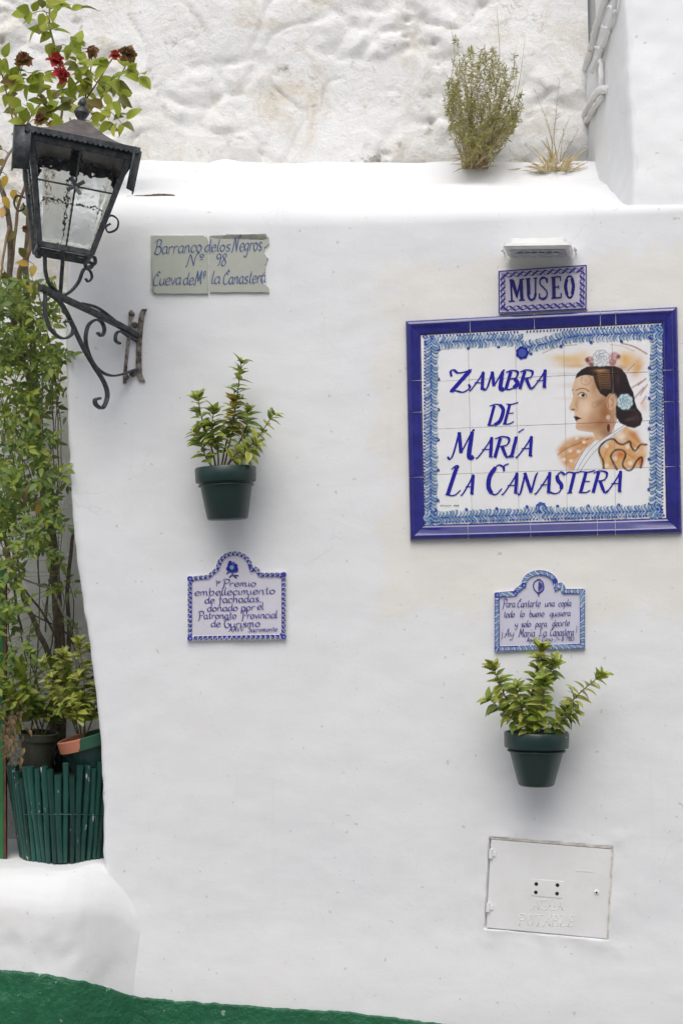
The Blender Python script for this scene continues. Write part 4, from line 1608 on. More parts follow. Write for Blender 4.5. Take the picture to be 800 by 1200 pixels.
def arched_plaque(name, label, quad, outl, col, style):
    pan = Panel(*quad)
    o = empty(name, (0, 0, 0), label, 'sign')
    o.matrix_world = pan.mat
    slab(pan, arch_outline(pan, outl), 0.010, col, 'plaque_tile', o)
    # raised rim
    inner = inset(outl, 6.0 if style == 'tri' else 6.5)
    A, B_ = arch_outline(pan, outl), arch_outline(pan, inner)
    A2, B2 = arch_outline(pan, inset(outl, .7)), arch_outline(pan, inset(outl, 5.2))
    n = len(outl)
    verts = [(x, -.0095, z) for x, z in A] + [(x, -.0128, z) for x, z in A2] + [(x, -.0128, z) for x, z in B2] + [(x, -.0098, z) for x, z in B_]
    faces = []
    for k in range(3):
        for i in range(n):
            j = (i + 1) % n
            faces.append((k * n + i, k * n + j, (k + 1) * n + j, (k + 1) * n + i))
    painted('raised_rim', verts, faces, [col] * len(verts), o)
    bb = Brush(pan, -.0136)
    # ornaments run along the rim
    c0 = [np.array(p) for p in inset(outl, .6)]
    c1 = [np.array(p) for p in inset(outl, 5.4)]
    seglen = [np.hypot(*(c0[(i + 1) % n] - c0[i])) for i in range(n)]
    tot = sum(seglen)

    def at(s, v):
        s = s % tot
        for i in range(n):
            if s <= seglen[i]:
                f = s / (seglen[i] or 1)
                a = c0[i] + (c0[(i + 1) % n] - c0[i]) * f
                b = c1[i] + (c1[(i + 1) % n] - c1[i]) * f
                return tuple(a + (b - a) * v)
            s -= seglen[i]
        return tuple(c0[0])
    GRN = alb((70, 110, 92))
    s = 0.0
    k = 0
    if style == 'tri':
        while s < tot - 3:
            bb.poly([at(s, 1), at(s + 5.6, 1), at(s + 2.8, .05)], alb((60, 62, 158)))
            bb.poly([at(s + 3.6, .0), at(s + 7.4, .0), at(s + 5.6, .62)], GRN if k % 2 else MID)
            s += 6.0
            k += 1
    else:
        while s < tot - 1:
            bb.stroke([at(s, 0), at(s + 1.4, .45), at(s + 4.6, 1)], 1.9, (TEAL, PALE)[k % 2], n=3)
            bb.stroke([at(s + 1.6, 0), at(s + 3.0, .5), at(s + 6.2, 1)], .8, MID, n=3)
            s += 3.6
            k += 1
        for i in range(n):
            bb.stroke([tuple(c1[i]), tuple(c1[(i + 1) % n])], 1.1, alb((66, 70, 160)))
            bb.stroke([tuple(c0[i]), tuple(c0[(i + 1) % n])], .9, alb((90, 100, 176)))
    for i in ((0, 1, n - 1, n - 2) if style == 'tri' else (0, 1, 2, 5, n - 7, n - 3, n - 1, n - 2)):
        q = (c0[i] + c1[i]) / 2
        bb.dot(q[0], q[1], 3.2, alb((62, 66, 160)), 9)
        bb.dot(q[0] + .4, q[1] + .3, 1.2, alb((150, 160, 210)), 6)
    bb.build('painted_border', o)
    return pan, o


pl = arch_pts(220, 335.5, 675.5, 670.5, 751, 749, 250, 300, 645.5, 277)
PP, po = arched_plaque('prize_plaque', 'white arched ceramic plaque with blue triangle border under the lone hanging pot', ((219, 675), (335, 671), (336, 749.5), (220, 751)), pl, alb((216, 212, 222)), 'tri')
b_ = Lines(PP, -.0118, [296, 372, 428, 487, 546, 608, 642])
PINK = alb((70, 62, 148))


def zl(x, y):
    return 215 + x / 6.4, 640 + y / 6.4


def wl(br, text, z, x0, y0, x1, y1, h, wd, **k):
    br = br.get(y0) if isinstance(br, Lines) else br
    a, b = z(x0, y0), z(x1, y1)
    write(br, text, a[0], a[1], b[0], b[1], h * 1.12, wd * 1.12, k.pop('col', PINK), **k)


wl(b_, '1', zl, 238, 304, 256, 303, 7.0, 1.15)
wl(b_, 'er', zl, 256, 280, 284, 279, 4.4, .8)
wl(b_, 'Premio', zl, 292, 305, 548, 301, 7.8, 1.25)
wl(b_, 'embellecimiento', zl, 84, 372, 690, 358, 8.6, 1.25)
wl(b_, 'de', zl, 160, 430, 236, 428, 8.2, 1.25)
wl(b_, 'fachadas,', zl, 262, 426, 590, 418, 8.8, 1.25)
wl(b_, 'donado', zl, 178, 490, 410, 484, 8.2, 1.25)
wl(b_, 'por', zl, 430, 484, 540, 480, 8.2, 1.25)
wl(b_, 'el', zl, 552, 476, 604, 474, 8.2, 1.25)
wl(b_, 'Patronato', zl, 112, 546, 400, 542, 8.0, 1.25)
wl(b_, 'Provincial', zl, 436, 546, 706, 538, 8.6, 1.25)
wl(b_, 'de', zl, 206, 606, 282, 604, 8.2, 1.25)
wl(b_, 'Turismo', zl, 304, 612, 578, 602, 8.6, 1.3)
wl(b_, 'AAVV', zl, 340, 640, 452, 638, 5.0, 1.0)
wl(b_, 'Sacromonte', zl, 484, 644, 706, 638, 5.4, .95)
b_.build('lettering', po)
b_ = Brush(PP, -.0118)
# posy
for (x, y, r, c) in ((366, 160, 5.0, MID), (350, 142, 3.0, BLUE), (388, 150, 3.2, BLUE), (342, 170, 3.2, BLUE), (394, 172, 2.8, BLUE), (366, 180, 3.0, BLUE), (364, 160, 2.6, TEAL), (352, 122, 2.0, BLUE), (376, 130, 1.9, MID)):
    q = zl(x, y)
    b_.dot(q[0], q[1], r, c, 10)
for ln_ in ([(366, 185), (372, 215), (400, 242)], [(372, 212), (345, 235)], [(340, 190), (326, 212)], [(378, 198), (412, 186)], [(385, 220), (414, 222)], [(366, 185), (345, 198)]):
    b_.stroke([zl(*q) for q in ln_], 1.5, alb((54, 62, 140)), n=4)
b_.build('painted_posy', po)

pr = arch_pts(579.5, 685.5, 694.5, 690.0, 763.5, 760, 608, 657, 668, 632)
VP, vo_ = arched_plaque('verse_plaque', 'lilac arched ceramic plaque with rope border and handwritten verse behind the shrub tip', ((579, 694), (685, 690), (686, 760), (579, 763.5)), pr, alb((210, 208, 224)), 'rope')
b_ = Lines(VP, -.0118, [322, 404, 484, 562, 603])
VI = alb((72, 66, 138))


def zr(x, y):
    return 575 + x / 6.957, 665 + y / 6.957


for (t_, x0, y0, x1, y1, h) in (('Para', 96, 326, 200, 323, 8.8), ('Cantarte', 216, 326, 404, 318, 8.8), ('una', 440, 320, 520, 316, 8.0), ('copla', 550, 318, 656, 312, 7.6),
                                ('todo', 104, 408, 196, 404, 7.6), ('lo', 238, 404, 276, 402, 7.6), ('bueno', 314, 404, 436, 398, 7.6), ('quisiera', 480, 400, 650, 394, 7.6),
                                ('y', 196, 486, 222, 484, 7.4), ('solo', 246, 486, 328, 482, 7.4), ('para', 362, 484, 458, 480, 7.4), ('decirte', 500, 480, 642, 474, 7.6),
                                ('¡', 82, 566, 104, 566, 8.8), ('Ay', 108, 568, 190, 564, 9.2), ('María', 226, 564, 360, 562, 9.2), ('La', 390, 560, 458, 558, 9.0), ('Canastera', 482, 558, 676, 554, 9.2), ('!', 682, 554, 704, 554, 9.4),
                                ('Agustín', 292, 606, 400, 602, 5.2), ('Cano', 416, 602, 506, 600, 5.2), ('-24-8-1985', 508, 602, 680, 596, 5.0)):
    wl(b_, t_, zr, x0, y0, x1, y1, h, 1.05 if h > 6 else .85, col=VI, nib=40, slant=.1)
b_.build('lettering', vo_)
b_ = Brush(VP, -.0118)
# pomegranate
b_.stroke([zr(x, y) for x, y in ((392, 100), (356, 120), (350, 165), (380, 205), (418, 196), (432, 160), (420, 115), (392, 100))], 1.3, VI, n=4)
b_.poly([zr(x, y) for x, y in ((395, 112), (418, 126), (426, 160), (414, 190), (392, 200), (386, 160))], alb((120, 124, 190)))
for k in range(6):
    b_.stroke([zr(392 + k * 5, 120 + 4 * k), zr(390 + k * 6, 192 - 6 * k)], .7, VI)
b_.stroke([zr(374, 206), zr(390, 214), zr(404, 206)], 1.2, VI, n=3)
b_.stroke([zr(390, 205), zr(392, 234)], 1.4, VI)
for dx in (-14, 0, 14):
    b_.stroke([zr(392, 104), zr(392 + dx, 94)], 1.2, VI)
b_.build('painted_fruit', vo_)

# ------------------------------------------------------------------ old address tiles
AP = Panel((176, 275.5), (315.5, 272), (315.5, 343), (176, 345.5), .005)
ad = empty('address_tiles', (0, 0, 0), 'pair of chipped grey-green tiles with faded blue house address script', 'sign')
ad.matrix_world = AP.mat
SAGE = alb((178, 182, 170))


def ragged(x0, y0, x1, y1, chips):
    pts = []
    per = [(x0, y1), (x0, y0), (x1, y0), (x1, y1)]
    for i in range(4):
        a, b = np.array(per[i], float), np.array(per[(i + 1) % 4], float)
        L = np.hypot(*(b - a))
        t = (b - a) / L
        nrm = np.array((-t[1], t[0]))
        m = int(L / 2)
        for k in range(m):
            p = a + t * L * k / m
            d = .35 + .45 * N((p[0] * .13, p[1] * .13, i), 1.0, 3)
            for (cx, cy, rr, dep) in chips:
                q = math.hypot(p[0] - cx, p[1] - cy)
                if q < rr:
                    d += dep * math.sqrt(1 - (q / rr) ** 2) * (1 + .35 * N((p[0] * .6, p[1] * .6, 2), 1, 5))
            pts.append(tuple(p + nrm * d))
    return pts


slab(AP, arch_outline(AP, ragged(176.5, 275.3, 244.0, 344.6, [(176, 345, 6, 3), (243, 275, 5, 2)])), .0035, SAGE, 'address_tile', ad, bev=.001)
slab(AP, arch_outline(AP, ragged(245.2, 273.6, 315.4, 343.0, [(254, 273, 10, 5), (309, 272, 8, 7), (315, 294, 7, 6), (316, 318, 16, 4.5), (314, 328, 8, 5)])), .0030, alb((182, 184, 174)), 'address_tile', ad, bev=.001)
b_, b2_ = Lines(AP, -.0045, [205, 276, 372]), Lines(AP, -.0040, [200, 276, 368])
AB = alb((82, 98, 148))


def za(x, y):
    return 160 + x / 4.444, 250 + y / 4.444


for (t_, x0, y0, x1, y1, h) in (('Barranco', 88, 213, 340, 200, 14), ('de', 352, 200, 415, 198, 13), ('los', 416, 200, 488, 196, 13), ('Negros', 496, 200, 652, 192, 16),
                                ('Nº', 258, 276, 348, 272, 13), ('.', 326, 276, 342, 276, 10), ('98', 408, 276, 468, 272, 13), ('.', 468, 282, 484, 282, 10),
                                ('Cueva', 84, 378, 232, 370, 14), ('de', 240, 372, 298, 370, 13), ('Mª', 300, 370, 356, 368, 14), ('.', 352, 366, 366, 366, 8), ('la', 386, 368, 436, 366, 14), ('Canastera', 448, 370, 672, 360, 14)):
    wl(b_ if x0 < 360 else b2_, t_, za, x0, y0, x1, y1, h * 1.06, 1.35, col=AB, nib=38, slant=.12, jit=.15)
b_.build('lettering', ad)
b2_.build('lettering', ad)

# ------------------------------------------------------------------ water meter door
mt = empty('meter_door', (0, 0, 0), 'white painted metal water meter door embossed AGUA POTABLE', 'meter box')
MM = Panel((572, 986), (715, 993), (713, 1099), (569, 1090))
e1 = Vector((math.cos(math.atan(-0.19)) * math.cos(BOXROLL), math.sin(math.atan(-0.19)) * math.cos(BOXROLL), math.sin(BOXROLL)))
MM.c = BOXC.copy()
MM.e1 = e1
MM.n = e1.cross(Vector((0, 0, 1))).normalized()
MM.e3 = MM.n.cross(e1) * -1
if MM.e3.z < 0:
    MM.e3 = -MM.e3
MM.mat = Matrix(((e1.x, -MM.n.x, MM.e3.x, MM.c.x), (e1.y, -MM.n.y, MM.e3.y, MM.c.y), (e1.z, -MM.n.z, MM.e3.z, MM.c.z), (0, 0, 0, 1)))
mt.matrix_world = MM.mat
m_ = MB()
m_.box((0.003, 0.008, -0.002), (BOXW - 0.002, 0.022, BOXH - 0.003))
bevel(m_.build('door_panel', 'white_door', mt, smooth=False), .002)
YF = -0.0032
for (cx_, cz_, sx_, sz_) in ((0, BOXH / 2 + .0015, BOXW, .0065), (BOXW / 2 + .0012, 0, .0060, BOXH)):  # grimy joint; recess shadow at top and right put into the same colour
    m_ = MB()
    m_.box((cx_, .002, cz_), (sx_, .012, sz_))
    m_.build('dirty_shaded_joint', 'grime_shade', mt, smooth=False)
for z in (0.092, -0.075):
    m_ = MB()
    m_.tube([(-BOXW / 2 + .006, -.006, z - .014), (-BOXW / 2 + .006, -.006, z + .014)], .0065, 10)
    m_.box((-BOXW / 2 + .013, -.004, z), (.016, .006, .014))
    m_.build('hinge', 'white_door', mt, auto=40)


def zm(x, y):
    return 550 + x / 4, 960 + y / 4


for (x, y) in ((313, 304), (412, 309), (311, 343), (410, 349)):
    lx, lz = MM.loc(*zm(x, y))
    m_ = MB()
    m_.fan([(lx + .0058 * math.cos(a), YF - .0022, lz + .0058 * math.sin(a)) for a in np.linspace(0, 2 * math.pi, 17)[:-1]])
    m_.build('vent_hole', 'dark', mt)
lx, lz = MM.loc(*zm(595, 344))
m_ = MB()
m_.lathe([(.0001, .0025), (.006, .0025), (.0085, .001), (.009, -.001)], 20, Matrix.Translation((lx, YF, lz)) @ Matrix.Rotation(math.pi / 2, 4, 'X'))
m_.build('lock', 'white_metal', mt)
m_ = MB()
m_.fan([(lx + .0032 * math.cos(a), YF - .0029, lz + .0032 * math.sin(a)) for a in np.linspace(0, 2 * math.pi, 13)[:-1]])
m_.build('keyhole', 'dark', mt)
lx, lz = MM.loc(*zm(363, 326))
m_ = MB()
m_.box((lx, YF - .0005, lz), (.098, .002, .052))
bevel(m_.build('vent_plate', 'white_door', mt, smooth=False), .0006)
lx, lz = MM.loc(*zm(536, 244))
m_ = MB()
m_.box((lx, YF + .0001, lz), (.056, .0016, .003))
m_.build('slot', 'white_door', mt, smooth=False)


def emboss(text, x0, y0, x1, y1, h):
    m = MB()
    tot, st = glyphs(text, C)
    for hv, pts in st:
        q = []
        for (a, b) in pts:
            f = a / tot
            p = zm(lerp(x0, x1, f), lerp(y0, y1, f))
            lx_, lz_ = MM.loc(p[0], p[1] - b * h / 20)
            q.append((lx_, YF + .0010, lz_))
        m.bar(crom(q, 4), .0034, .0030, (0, 1, 0))
    o = m.build('embossed_lettering', 'white_door', mt)


emboss('AGUA', 292, 424, 440, 428, 12)
emboss('POTABLE', 228, 498, 490, 504, 13)


# ------------------------------------------------------------------ flood lamp over the plaque
fl_c = UW(631, 291, 0.085)
fl = empty('flood_lamp', fl_c, 'white flat outdoor flood lamp fixed to the wall over the MUSEO plaque', 'lamp')
yawf = math.atan(-0.19)
fl.scale = (1, 1, .8)
fl.rotation_euler = (math.radians(1), math.radians(1.5), yawf)


def rrect(hx, hy, r, z, k=5):
    out = []
    for (sx, sy, a0) in ((1, 1, 0), (-1, 1, 90), (-1, -1, 180), (1, -1, 270)):
        for i in range(k + 1):
            a = math.radians(a0 + 90 * i / k)
            out.append((sx * (hx - r) + r * math.cos(a), sy * (hy - r) + r * math.sin(a), z))
    return out


m_ = MB()
lv = [rrect(.078, .058, .012, .026), rrect(.084, .064, .014, .022), rrect(.086, .066, .014, .008), rrect(.100, .080, .016, .004), rrect(.102, .082, .016, -.008), rrect(.094, .074, .014, -.017), rrect(.088, .068, .012, -.018)]
m_.grid(lv, True)
m_.fan(lv[0])
m_.fan(lv[-1], True)
m_.build('housing', 'white_metal', fl, auto=30)
m_ = MB()
m_.fan(rrect(.084, .062, .010, -.0195))
m_.build('lens', 'lens', fl, smooth=False)
for k in range(6):
    m_ = MB()
    m_.box((-.055 + .022 * k, -.02, -.0205), (.016, .012, .002))
    m_.build('diode_row', 'frame', fl, smooth=False)
for s in (-1, 1):
    m_ = MB()
    m_.bar([(s * .104, 0, -.002), (s * .109, .03, .0), (s * .109, .112, .004)], .018, .004, (0, 0, 1))
    m_.lathe([(.0001, .004), (.006, .004), (.007, 0)], 12, Matrix.Translation((s * .111, .02, 0)) @ Matrix.Rotation(s * math.pi / 2, 4, 'Y'))
    m_.build('bracket', 'white_metal', fl, auto=40)
m_ = MB()
m_.tube(crom([(0.012, .02, .025), (.008, .05, .035), (-.012, .075, .047), (-.02, .10, .05)], 5), .0035, 8)
m_.build('cable', 'cable', fl)
m_ = MB()
m_.tube(crom([(-.03, .03, .025), (-.034, .055, .042), (-.02, .085, .055), (-.012, .115, .056)], 5), .0032, 8)
m_.box((-.012, .088, .058), (.012, .03, .014))
m_.build('cable_clip', 'white_metal', fl, auto=40)

# ================================================================== lantern on its scrolled bracket
YT = -0.34                                                 # how far the tip of the arm stands off the wall


def BP(px, py):
    s = (158 - px) / 108.0
    return U(px, py, -0.012 + (YT + .012) * s)


def zb_(x, y):
    return BP(40 + x / 5.714, 280 + y / 5.714)


tip, foot = BP(50, 335), BP(158, 395)
bax = Vector((tip.x - foot.x, tip.y - foot.y, 0)).normalized()
bnorm = bax.cross(Vector((0, 0, 1)))
lan = empty('wall_lantern', UW(157, 405), 'black wrought iron wall lantern with hammered glass on a scrolled bracket', 'lantern')


def lpart(name, m, mat='iron', auto=40, smooth=True):
    return keep(m.build(name, mat, smooth=smooth, auto=auto), lan)


def scroll(name, pts, wide=.015, thin=.0062, f=zb_, n=6):
    m = MB()
    m.bar([Vector(q) for q in crom([tuple(f(*p)) for p in pts], n)], wide, thin, bnorm)
    return lpart(name, m)


m_ = MB()
m_.bar([zb_(40, 322), zb_(200, 398), zb_(400, 492), zb_(560, 572), zb_(690, 645)], .020, .017, bnorm)
lpart('arm', m_)
scroll('strap', [(320, 430), (420, 458), (520, 530), (600, 600)], .013)
scroll('scroll', [(75, 362), (73, 480), (108, 600), (185, 664), (248, 642), (262, 585), (238, 550), (205, 556)])
scroll('scroll', [(95, 362), (180, 430), (250, 560), (330, 730), (400, 850), (468, 960), (490, 1050), (460, 1130), (416, 1112), (408, 1078), (438, 1066)], .017, .0075)
scroll('scroll', [(425, 628), (452, 648), (470, 610), (455, 560), (415, 540), (362, 580), (345, 680), (378, 800), (440, 882), (520, 915), (600, 902), (660, 880), (700, 868)])
scroll('scroll', [(574, 700), (546, 680), (550, 634), (582, 618), (640, 658), (700, 690)], .013)
# wall plate of two bent strips and a bar
m_ = MB()
pl_ = [UW(40 + x / 5.714, 280 + y / 5.714, o_) for x, y, o_ in ((740, 468, .010), (722, 510, .007), (706, 640, .006), (700, 790, .006), (704, 900, .006), (726, 955, .004))]
m_.bar(crom([tuple(p) for p in pl_], 5), .018, .007, (1, 0, 0))
lpart('wall_plate', m_, 'rust')
m_ = MB()
m_.bar(crom([tuple(UW(40 + x / 5.714, 280 + y / 5.714, o_)) for x, y, o_ in ((650, 480, .004), (640, 600, .03), (622, 760, .034), (610, 880, .02), (606, 965, .004))], 5), .011, .008, (1, 0, 0))
lpart('wall_strap', m_, 'rust')
for (x, y) in ((650, 500), (672, 572), (612, 920), (655, 900)):
    m_ = MB()
    p = UW(40 + x / 5.714, 280 + y / 5.714, .012)
    m_.lathe([(.0001, .010), (.006, .009), (.009, .004), (.010, -.012)], 10, Matrix.Translation(p) @ Matrix.Rotation(math.pi / 2, 4, 'X'))
    lpart('bolt', m_, 'rust')

# the lamp body: local frame, z up from the bottom of the glass
pb0 = BP(76.5, 297)
ROLL, YAW = math.radians(7.5), math.radians(16)
LM = Matrix.Translation(U(74, 296, YT)) @ Matrix.Rotation(ROLL, 4, 'Y') @ Matrix.Rotation(YAW, 4, 'Z')
HB, HT, HH = .075, .143, .298


def lp(x, y, z):
    return LM @ Vector((x, y, z))


def half(z):
    return lerp(HB, HT, z / HH)


crn = [(-1, -1), (1, -1), (1, 1), (-1, 1)]
for (sx, sy) in crn:
    m_ = MB()
    a, b = lp(sx * HB, sy * HB, -.004), lp(sx * HT, sy * HT, HH)
    ax_ = (b - a).normalized()
    e = LM.to_3x3() @ Vector((1, 0, 0))
    m_.bar([a, (a + b) / 2, b], .017, .015, e)
    lpart('corner_post', m_)
for zz_, wd in ((0.0, .017), (HH - .010, .034)):
    for k in range(4):
        a, b = crn[k], crn[(k + 1) % 4]
        h = half(zz_)
        m_ = MB()
        m_.bar([lp(a[0] * h, a[1] * h, zz_), lp(b[0] * h, b[1] * h, zz_)], wd, .012, LM.to_3x3() @ Vector((0, 0, 1)))
        lpart('frame_bar', m_)
# panes, with two thin crossing rods on each side
for k in range(4):
    a, b = crn[k], crn[(k + 1) % 4]
    m_ = MB()
    i_ = .985
    for off in (0,):
        rows_ = []
        for z in np.linspace(.004, HH - .004, 12):
            h = half(z) * i_
            rows_.append([lp(lerp(a[0], b[0], t) * h, lerp(a[1], b[1], t) * h, z) for t in np.linspace(.03, .97, 12)])
        m_.grid(rows_)
    pane = lpart('glass_pane', m_, 'glass', None)
    sd_m = pane.modifiers.new('thickness', 'SOLIDIFY')
    sd_m.thickness = .003
    if k in (0, 2, 3, 1):
        m_ = MB()
        z1 = HH * .58
        h = half(z1) * 1.02
        m_.tube([lp(a[0] * h, a[1] * h, z1), lp(b[0] * h, b[1] * h, z1)], .0027, 6)
        lpart('cross_rod', m_)
        m_ = MB()
        q0 = lp((a[0] + b[0]) / 2 * HB * 1.02, (a[1] + b[1]) / 2 * HB * 1.02, 0)
        q1 = lp((a[0] + b[0]) / 2 * HT * 1.02, (a[1] + b[1]) / 2 * HT * 1.02, HH)
        m_.tube([q0.lerp(q1, t) for t in np.linspace(0, 1, 40)], [.0032 + .0009 * math.sin(t * 110) for t in np.linspace(0, 1, 40)], 6)
        lpart('cross_rod', m_)
# little cross flower where the rods meet
zc = HH * .58
for ang in (35, 125, 215, 305):
    q = math.radians(ang)
    m_ = MB()
    c_ = Vector((0, -half(zc) * 1.03 - .002, zc))
    dv = Vector((math.cos(q), 0, math.sin(q)))
    m_.bar([LM @ (c_), LM @ (c_ + dv * .015 + Vector((0, -.006, 0))), LM @ (c_ + dv * .028 + Vector((0, -.010, 0)))], .011, .003, LM.to_3x3() @ Vector((-math.sin(q), 0, math.cos(q))))
    lpart('rosette_leaf', m_)
# roof: low pyramid with curved hips, thickness, scalloped fringe, side flaps
m_ = MB()
rows_ = []
for t in np.linspace(0, 1, 9):
    h = lerp(.162, .022, t ** .92)
    z = HH + .008 + .082 * t - .012 * math.sin(math.pi * t)
    rows_.append([lp(*p) for p in [(lerp(crn[k][0], crn[(k + 1) % 4][0], u) * h, lerp(crn[k][1], crn[(k + 1) % 4][1], u) * h, z) for k in range(4) for u in (0, .25, .5, .75)]])
m_.grid(rows_, True)
m_.fan(rows_[-1])
lid = lpart('roof', m_, 'roofmetal', 25)
lid.modifiers.new('thickness', 'SOLIDIFY').thickness = .003
for k in range(4):
    a, b = crn[k], crn[(k + 1) % 4]
    m_ = MB()
    top, bot = [], []
    nn = 176
    for i in range(nn + 1):
        u = i / nn
        x, y = lerp(a[0], b[0], u) * .163, lerp(a[1], b[1], u) * .163
        top.append(lp(x, y, HH + .010))
        bot.append(lp(x, y, HH - .003 - .006 * abs(math.sin(u * math.pi * 22))))
    m_.grid([top, bot])
    fr = lpart('fringe', m_, 'iron', None, False)
    fr.modifiers.new('thickness', 'SOLIDIFY').thickness = .002
for s in (-1, 1):
    m_ = MB()
    tp = [(s * .146, -.164), (s * (.190 if s < 0 else .170), -.136), (s * (.192 if s < 0 else .172), -.10)]
    top = [lp(x, y, HH + .006) for x, y in tp]
    bot = [lp(x * .955, y * .97, HH - .112) for x, y in tp]
    m_.grid([top, bot])
    fr = lpart('side_flap', m_, 'iron', 20)
    fr.modifiers.new('thickness', 'SOLIDIFY').thickness = .004
    m_ = MB()
    m_.fan([lp(x, y, HH + .007) for x, y in tp] + [lp(s * .150, -.09, HH + .012), lp(s * .150, -.165, HH + .012)])
    fr = lpart('eave_strip', m_, 'iron', 20)
    fr.modifiers.new('thickness', 'SOLIDIFY').thickness = .003
# finial
m_ = MB()
m_.lathe([(.024, .078), (.018, .086), (.010, .096), (.010, .104), (.018, .114), (.023, .124), (.020, .134), (.012, .140), (.008, .144), (.012, .152), (.010, .162), (.004, .168), (.0001, .170)], 20, LM @ Matrix.Translation((0, 0, HH - .006)))
lpart('finial', m_)
m_ = MB()
m_.box((0, 0, HH + .004), (.31, .31, .003), LM)
lpart('soffit', m_, 'roofmetal', smooth=False)
# lamp holder inside
m_ = MB()
m_.lathe([(.0001, .30), (.016, .30), (.018, .25), (.015, .235), (.013, .23)], 16, LM)
lpart('lamp_socket', m_, 'dark')
# cradle scrolls between lamp and arm
YC = YT


def zc_(x, y):
    return U(40 + x / 5.714, 280 + y / 5.714, YT - .055)


bn_keep = bnorm
scroll('cradle_scroll', [(38, 122), (18, 112), (22, 82), (50, 72), (70, 118), (76, 220), (102, 300), (150, 348), (190, 385)], .013, .0065, zb_)
scroll('cradle_scroll', [(366, 152), (392, 168), (372, 196), (345, 180), (348, 132), (400, 120), (405, 165), (350, 190), (325, 215), (298, 285), (250, 345), (190, 385)], .013, .0065, zb_)
scroll('cradle_tail', [(345, 195), (376, 216), (386, 258), (362, 285), (344, 264)], .010, .0042, zb_)
m_ = MB()
m_.tube([lp(0, 0, 0.0), zb_(175, 380)], .006, 8)
lpart('centre_rod', m_)
for (bx_, by_) in ((-1, 0), (1, 0), (0, 1), (0, -1)):
    m_ = MB()
    m_.tube([lp(0, 0, .0), lp(bx_ * HB, by_ * HB, 0)], .004, 6)
    lpart('floor_strut', m_)
for k, pts in ((0, [(386, 430), (414, 418), (437, 436), (432, 468), (402, 480), (392, 460), (410, 448)]), (1, [(92, 352), (62, 345), (52, 372), (66, 400), (88, 392), (86, 372)])):
    m_ = MB()
    m_.bar(crom([tuple(U(x / 3.16, 120 + y / 3.16, YT + (.0 if k else .02))) for x, y in pts], 5), .012, .0045, (0, 1, 0))
    lpart('side_scroll', m_)

# twig lying on the lip of the ledge
m_ = MB()
pts = [U(146, 231.5, .135), U(168, 230.5, .138), U(186, 228.5, .142), U(205, 228.5, .14)]
m_.tube(crom([tuple(p) for p in pts], 6), [.0035, .006, .0055, .006, .007, .0065, .006, .0065, .006, .005, .006, .005, .0055, .0045, .005, .004, .0035, .003, .0015], 6)
tag(m_.build('dead_twig', 'twig'), 'dead brown twig lying on the lip of the ledge beside the lantern', 'twig')


# ================================================================== plants
def leaf_mesh(name, mat, width=.42, fold=.18, curl=.25, point=1.4, n=5):
    """one blade, length 1 along x, folded at the midrib and drooping"""
    v, f = [], []
    for i in range(n + 1):
        t = i / n
        wd = width * .5 * (math.sin(math.pi * min(1, t ** .8)) ** .8) if 0 < i < n else 0.012
        wd *= 1 - .25 * t ** point
        z = -curl * t * t
        for s in (-1, 0, 1):
            v.append((t, s * wd, z + abs(s) * fold * wd * 2))
    for i in range(n):
        for s in (0, 1):
            a = i * 3 + s
            f.append((a, a + 1, a + 4, a + 3))
    me = bpy.data.meshes.new(name)
    me.from_pydata(v, [], f)
    me.polygons.foreach_set('use_smooth', [True] * len(f))
    me.materials.append(M[mat])
    return me


def basis(p, d, up, L):
    d = Vector(d).normalized()
    u = Vector(up)
    u = u - d * u.dot(d)
    if u.length < 1e-4:
        u = d.orthogonal()
    u.normalize()
    s = u.cross(d)
    return Matrix(((d.x * L, s.x * L, u.x * L, p.x), (d.y * L, s.y * L, u.y * L, p.y), (d.z * L, s.z * L, u.z * L, p.z), (0, 0, 0, 1)))


def add_leaf(me, parent, p, d, up, L, name='leaf'):
    o = bpy.data.objects.new(name, me)
    COL.objects.link(o)
    o.parent = parent
    o.matrix_parent_inverse = parent.matrix_basis.inverted()
    o.matrix_basis = basis(Vector(p), d, up, L)
    return o


def merge_leaf(mb, me, p, d, up, L):
    mt_ = basis(Vector(p), d, up, L)
    i0 = len(mb.v)
    mb.v += [tuple(mt_ @ v.co) for v in me.vertices]
    mb.f += [tuple(i0 + k for k in q.vertices) for q in me.polygons]


def rv(r, a, b):
    return r.uniform(a, b)


def rdir(r, tocam=.5, up=.3, spread=1.0):
    return Vector((r.gauss(0, spread), -tocam + r.gauss(0, spread * .6), up + r.gauss(0, spread))).normalized()


LF = {
    'rose': [leaf_mesh('rose_leaflet', 'rose_leaf', .68, .12, .22), leaf_mesh('rose_leaflet', 'rose_leaf', .60, .2, .35)],
    'rose_old': [leaf_mesh('rose_leaflet_old', 'rose_leaf_old', .62, .2, .4)],
    'jas': [leaf_mesh('jasmine_leaflet', 'jasmine', .46, .12, .2)], 'jasd': [leaf_mesh('jasmine_leaflet_shaded', 'jasmine_shaded', .42, .12, .2)],
    'pri': [leaf_mesh('shrub_leaf', 'privet', .62, .12, .22), leaf_mesh('shrub_leaf', 'privet', .55, .16, .32)],
    'priy': [leaf_mesh('shrub_leaf_yellow', 'privet_yellow', .60, .12, .2), leaf_mesh('shrub_leaf_yellow', 'privet_yellow', .52, .18, .34)], 'dead': [leaf_mesh('dead_leaf', 'dead', .45, .35, .6)],
    'yel': [leaf_mesh('yellow_leaf', 'yellow', .6, .15, .2)],
}


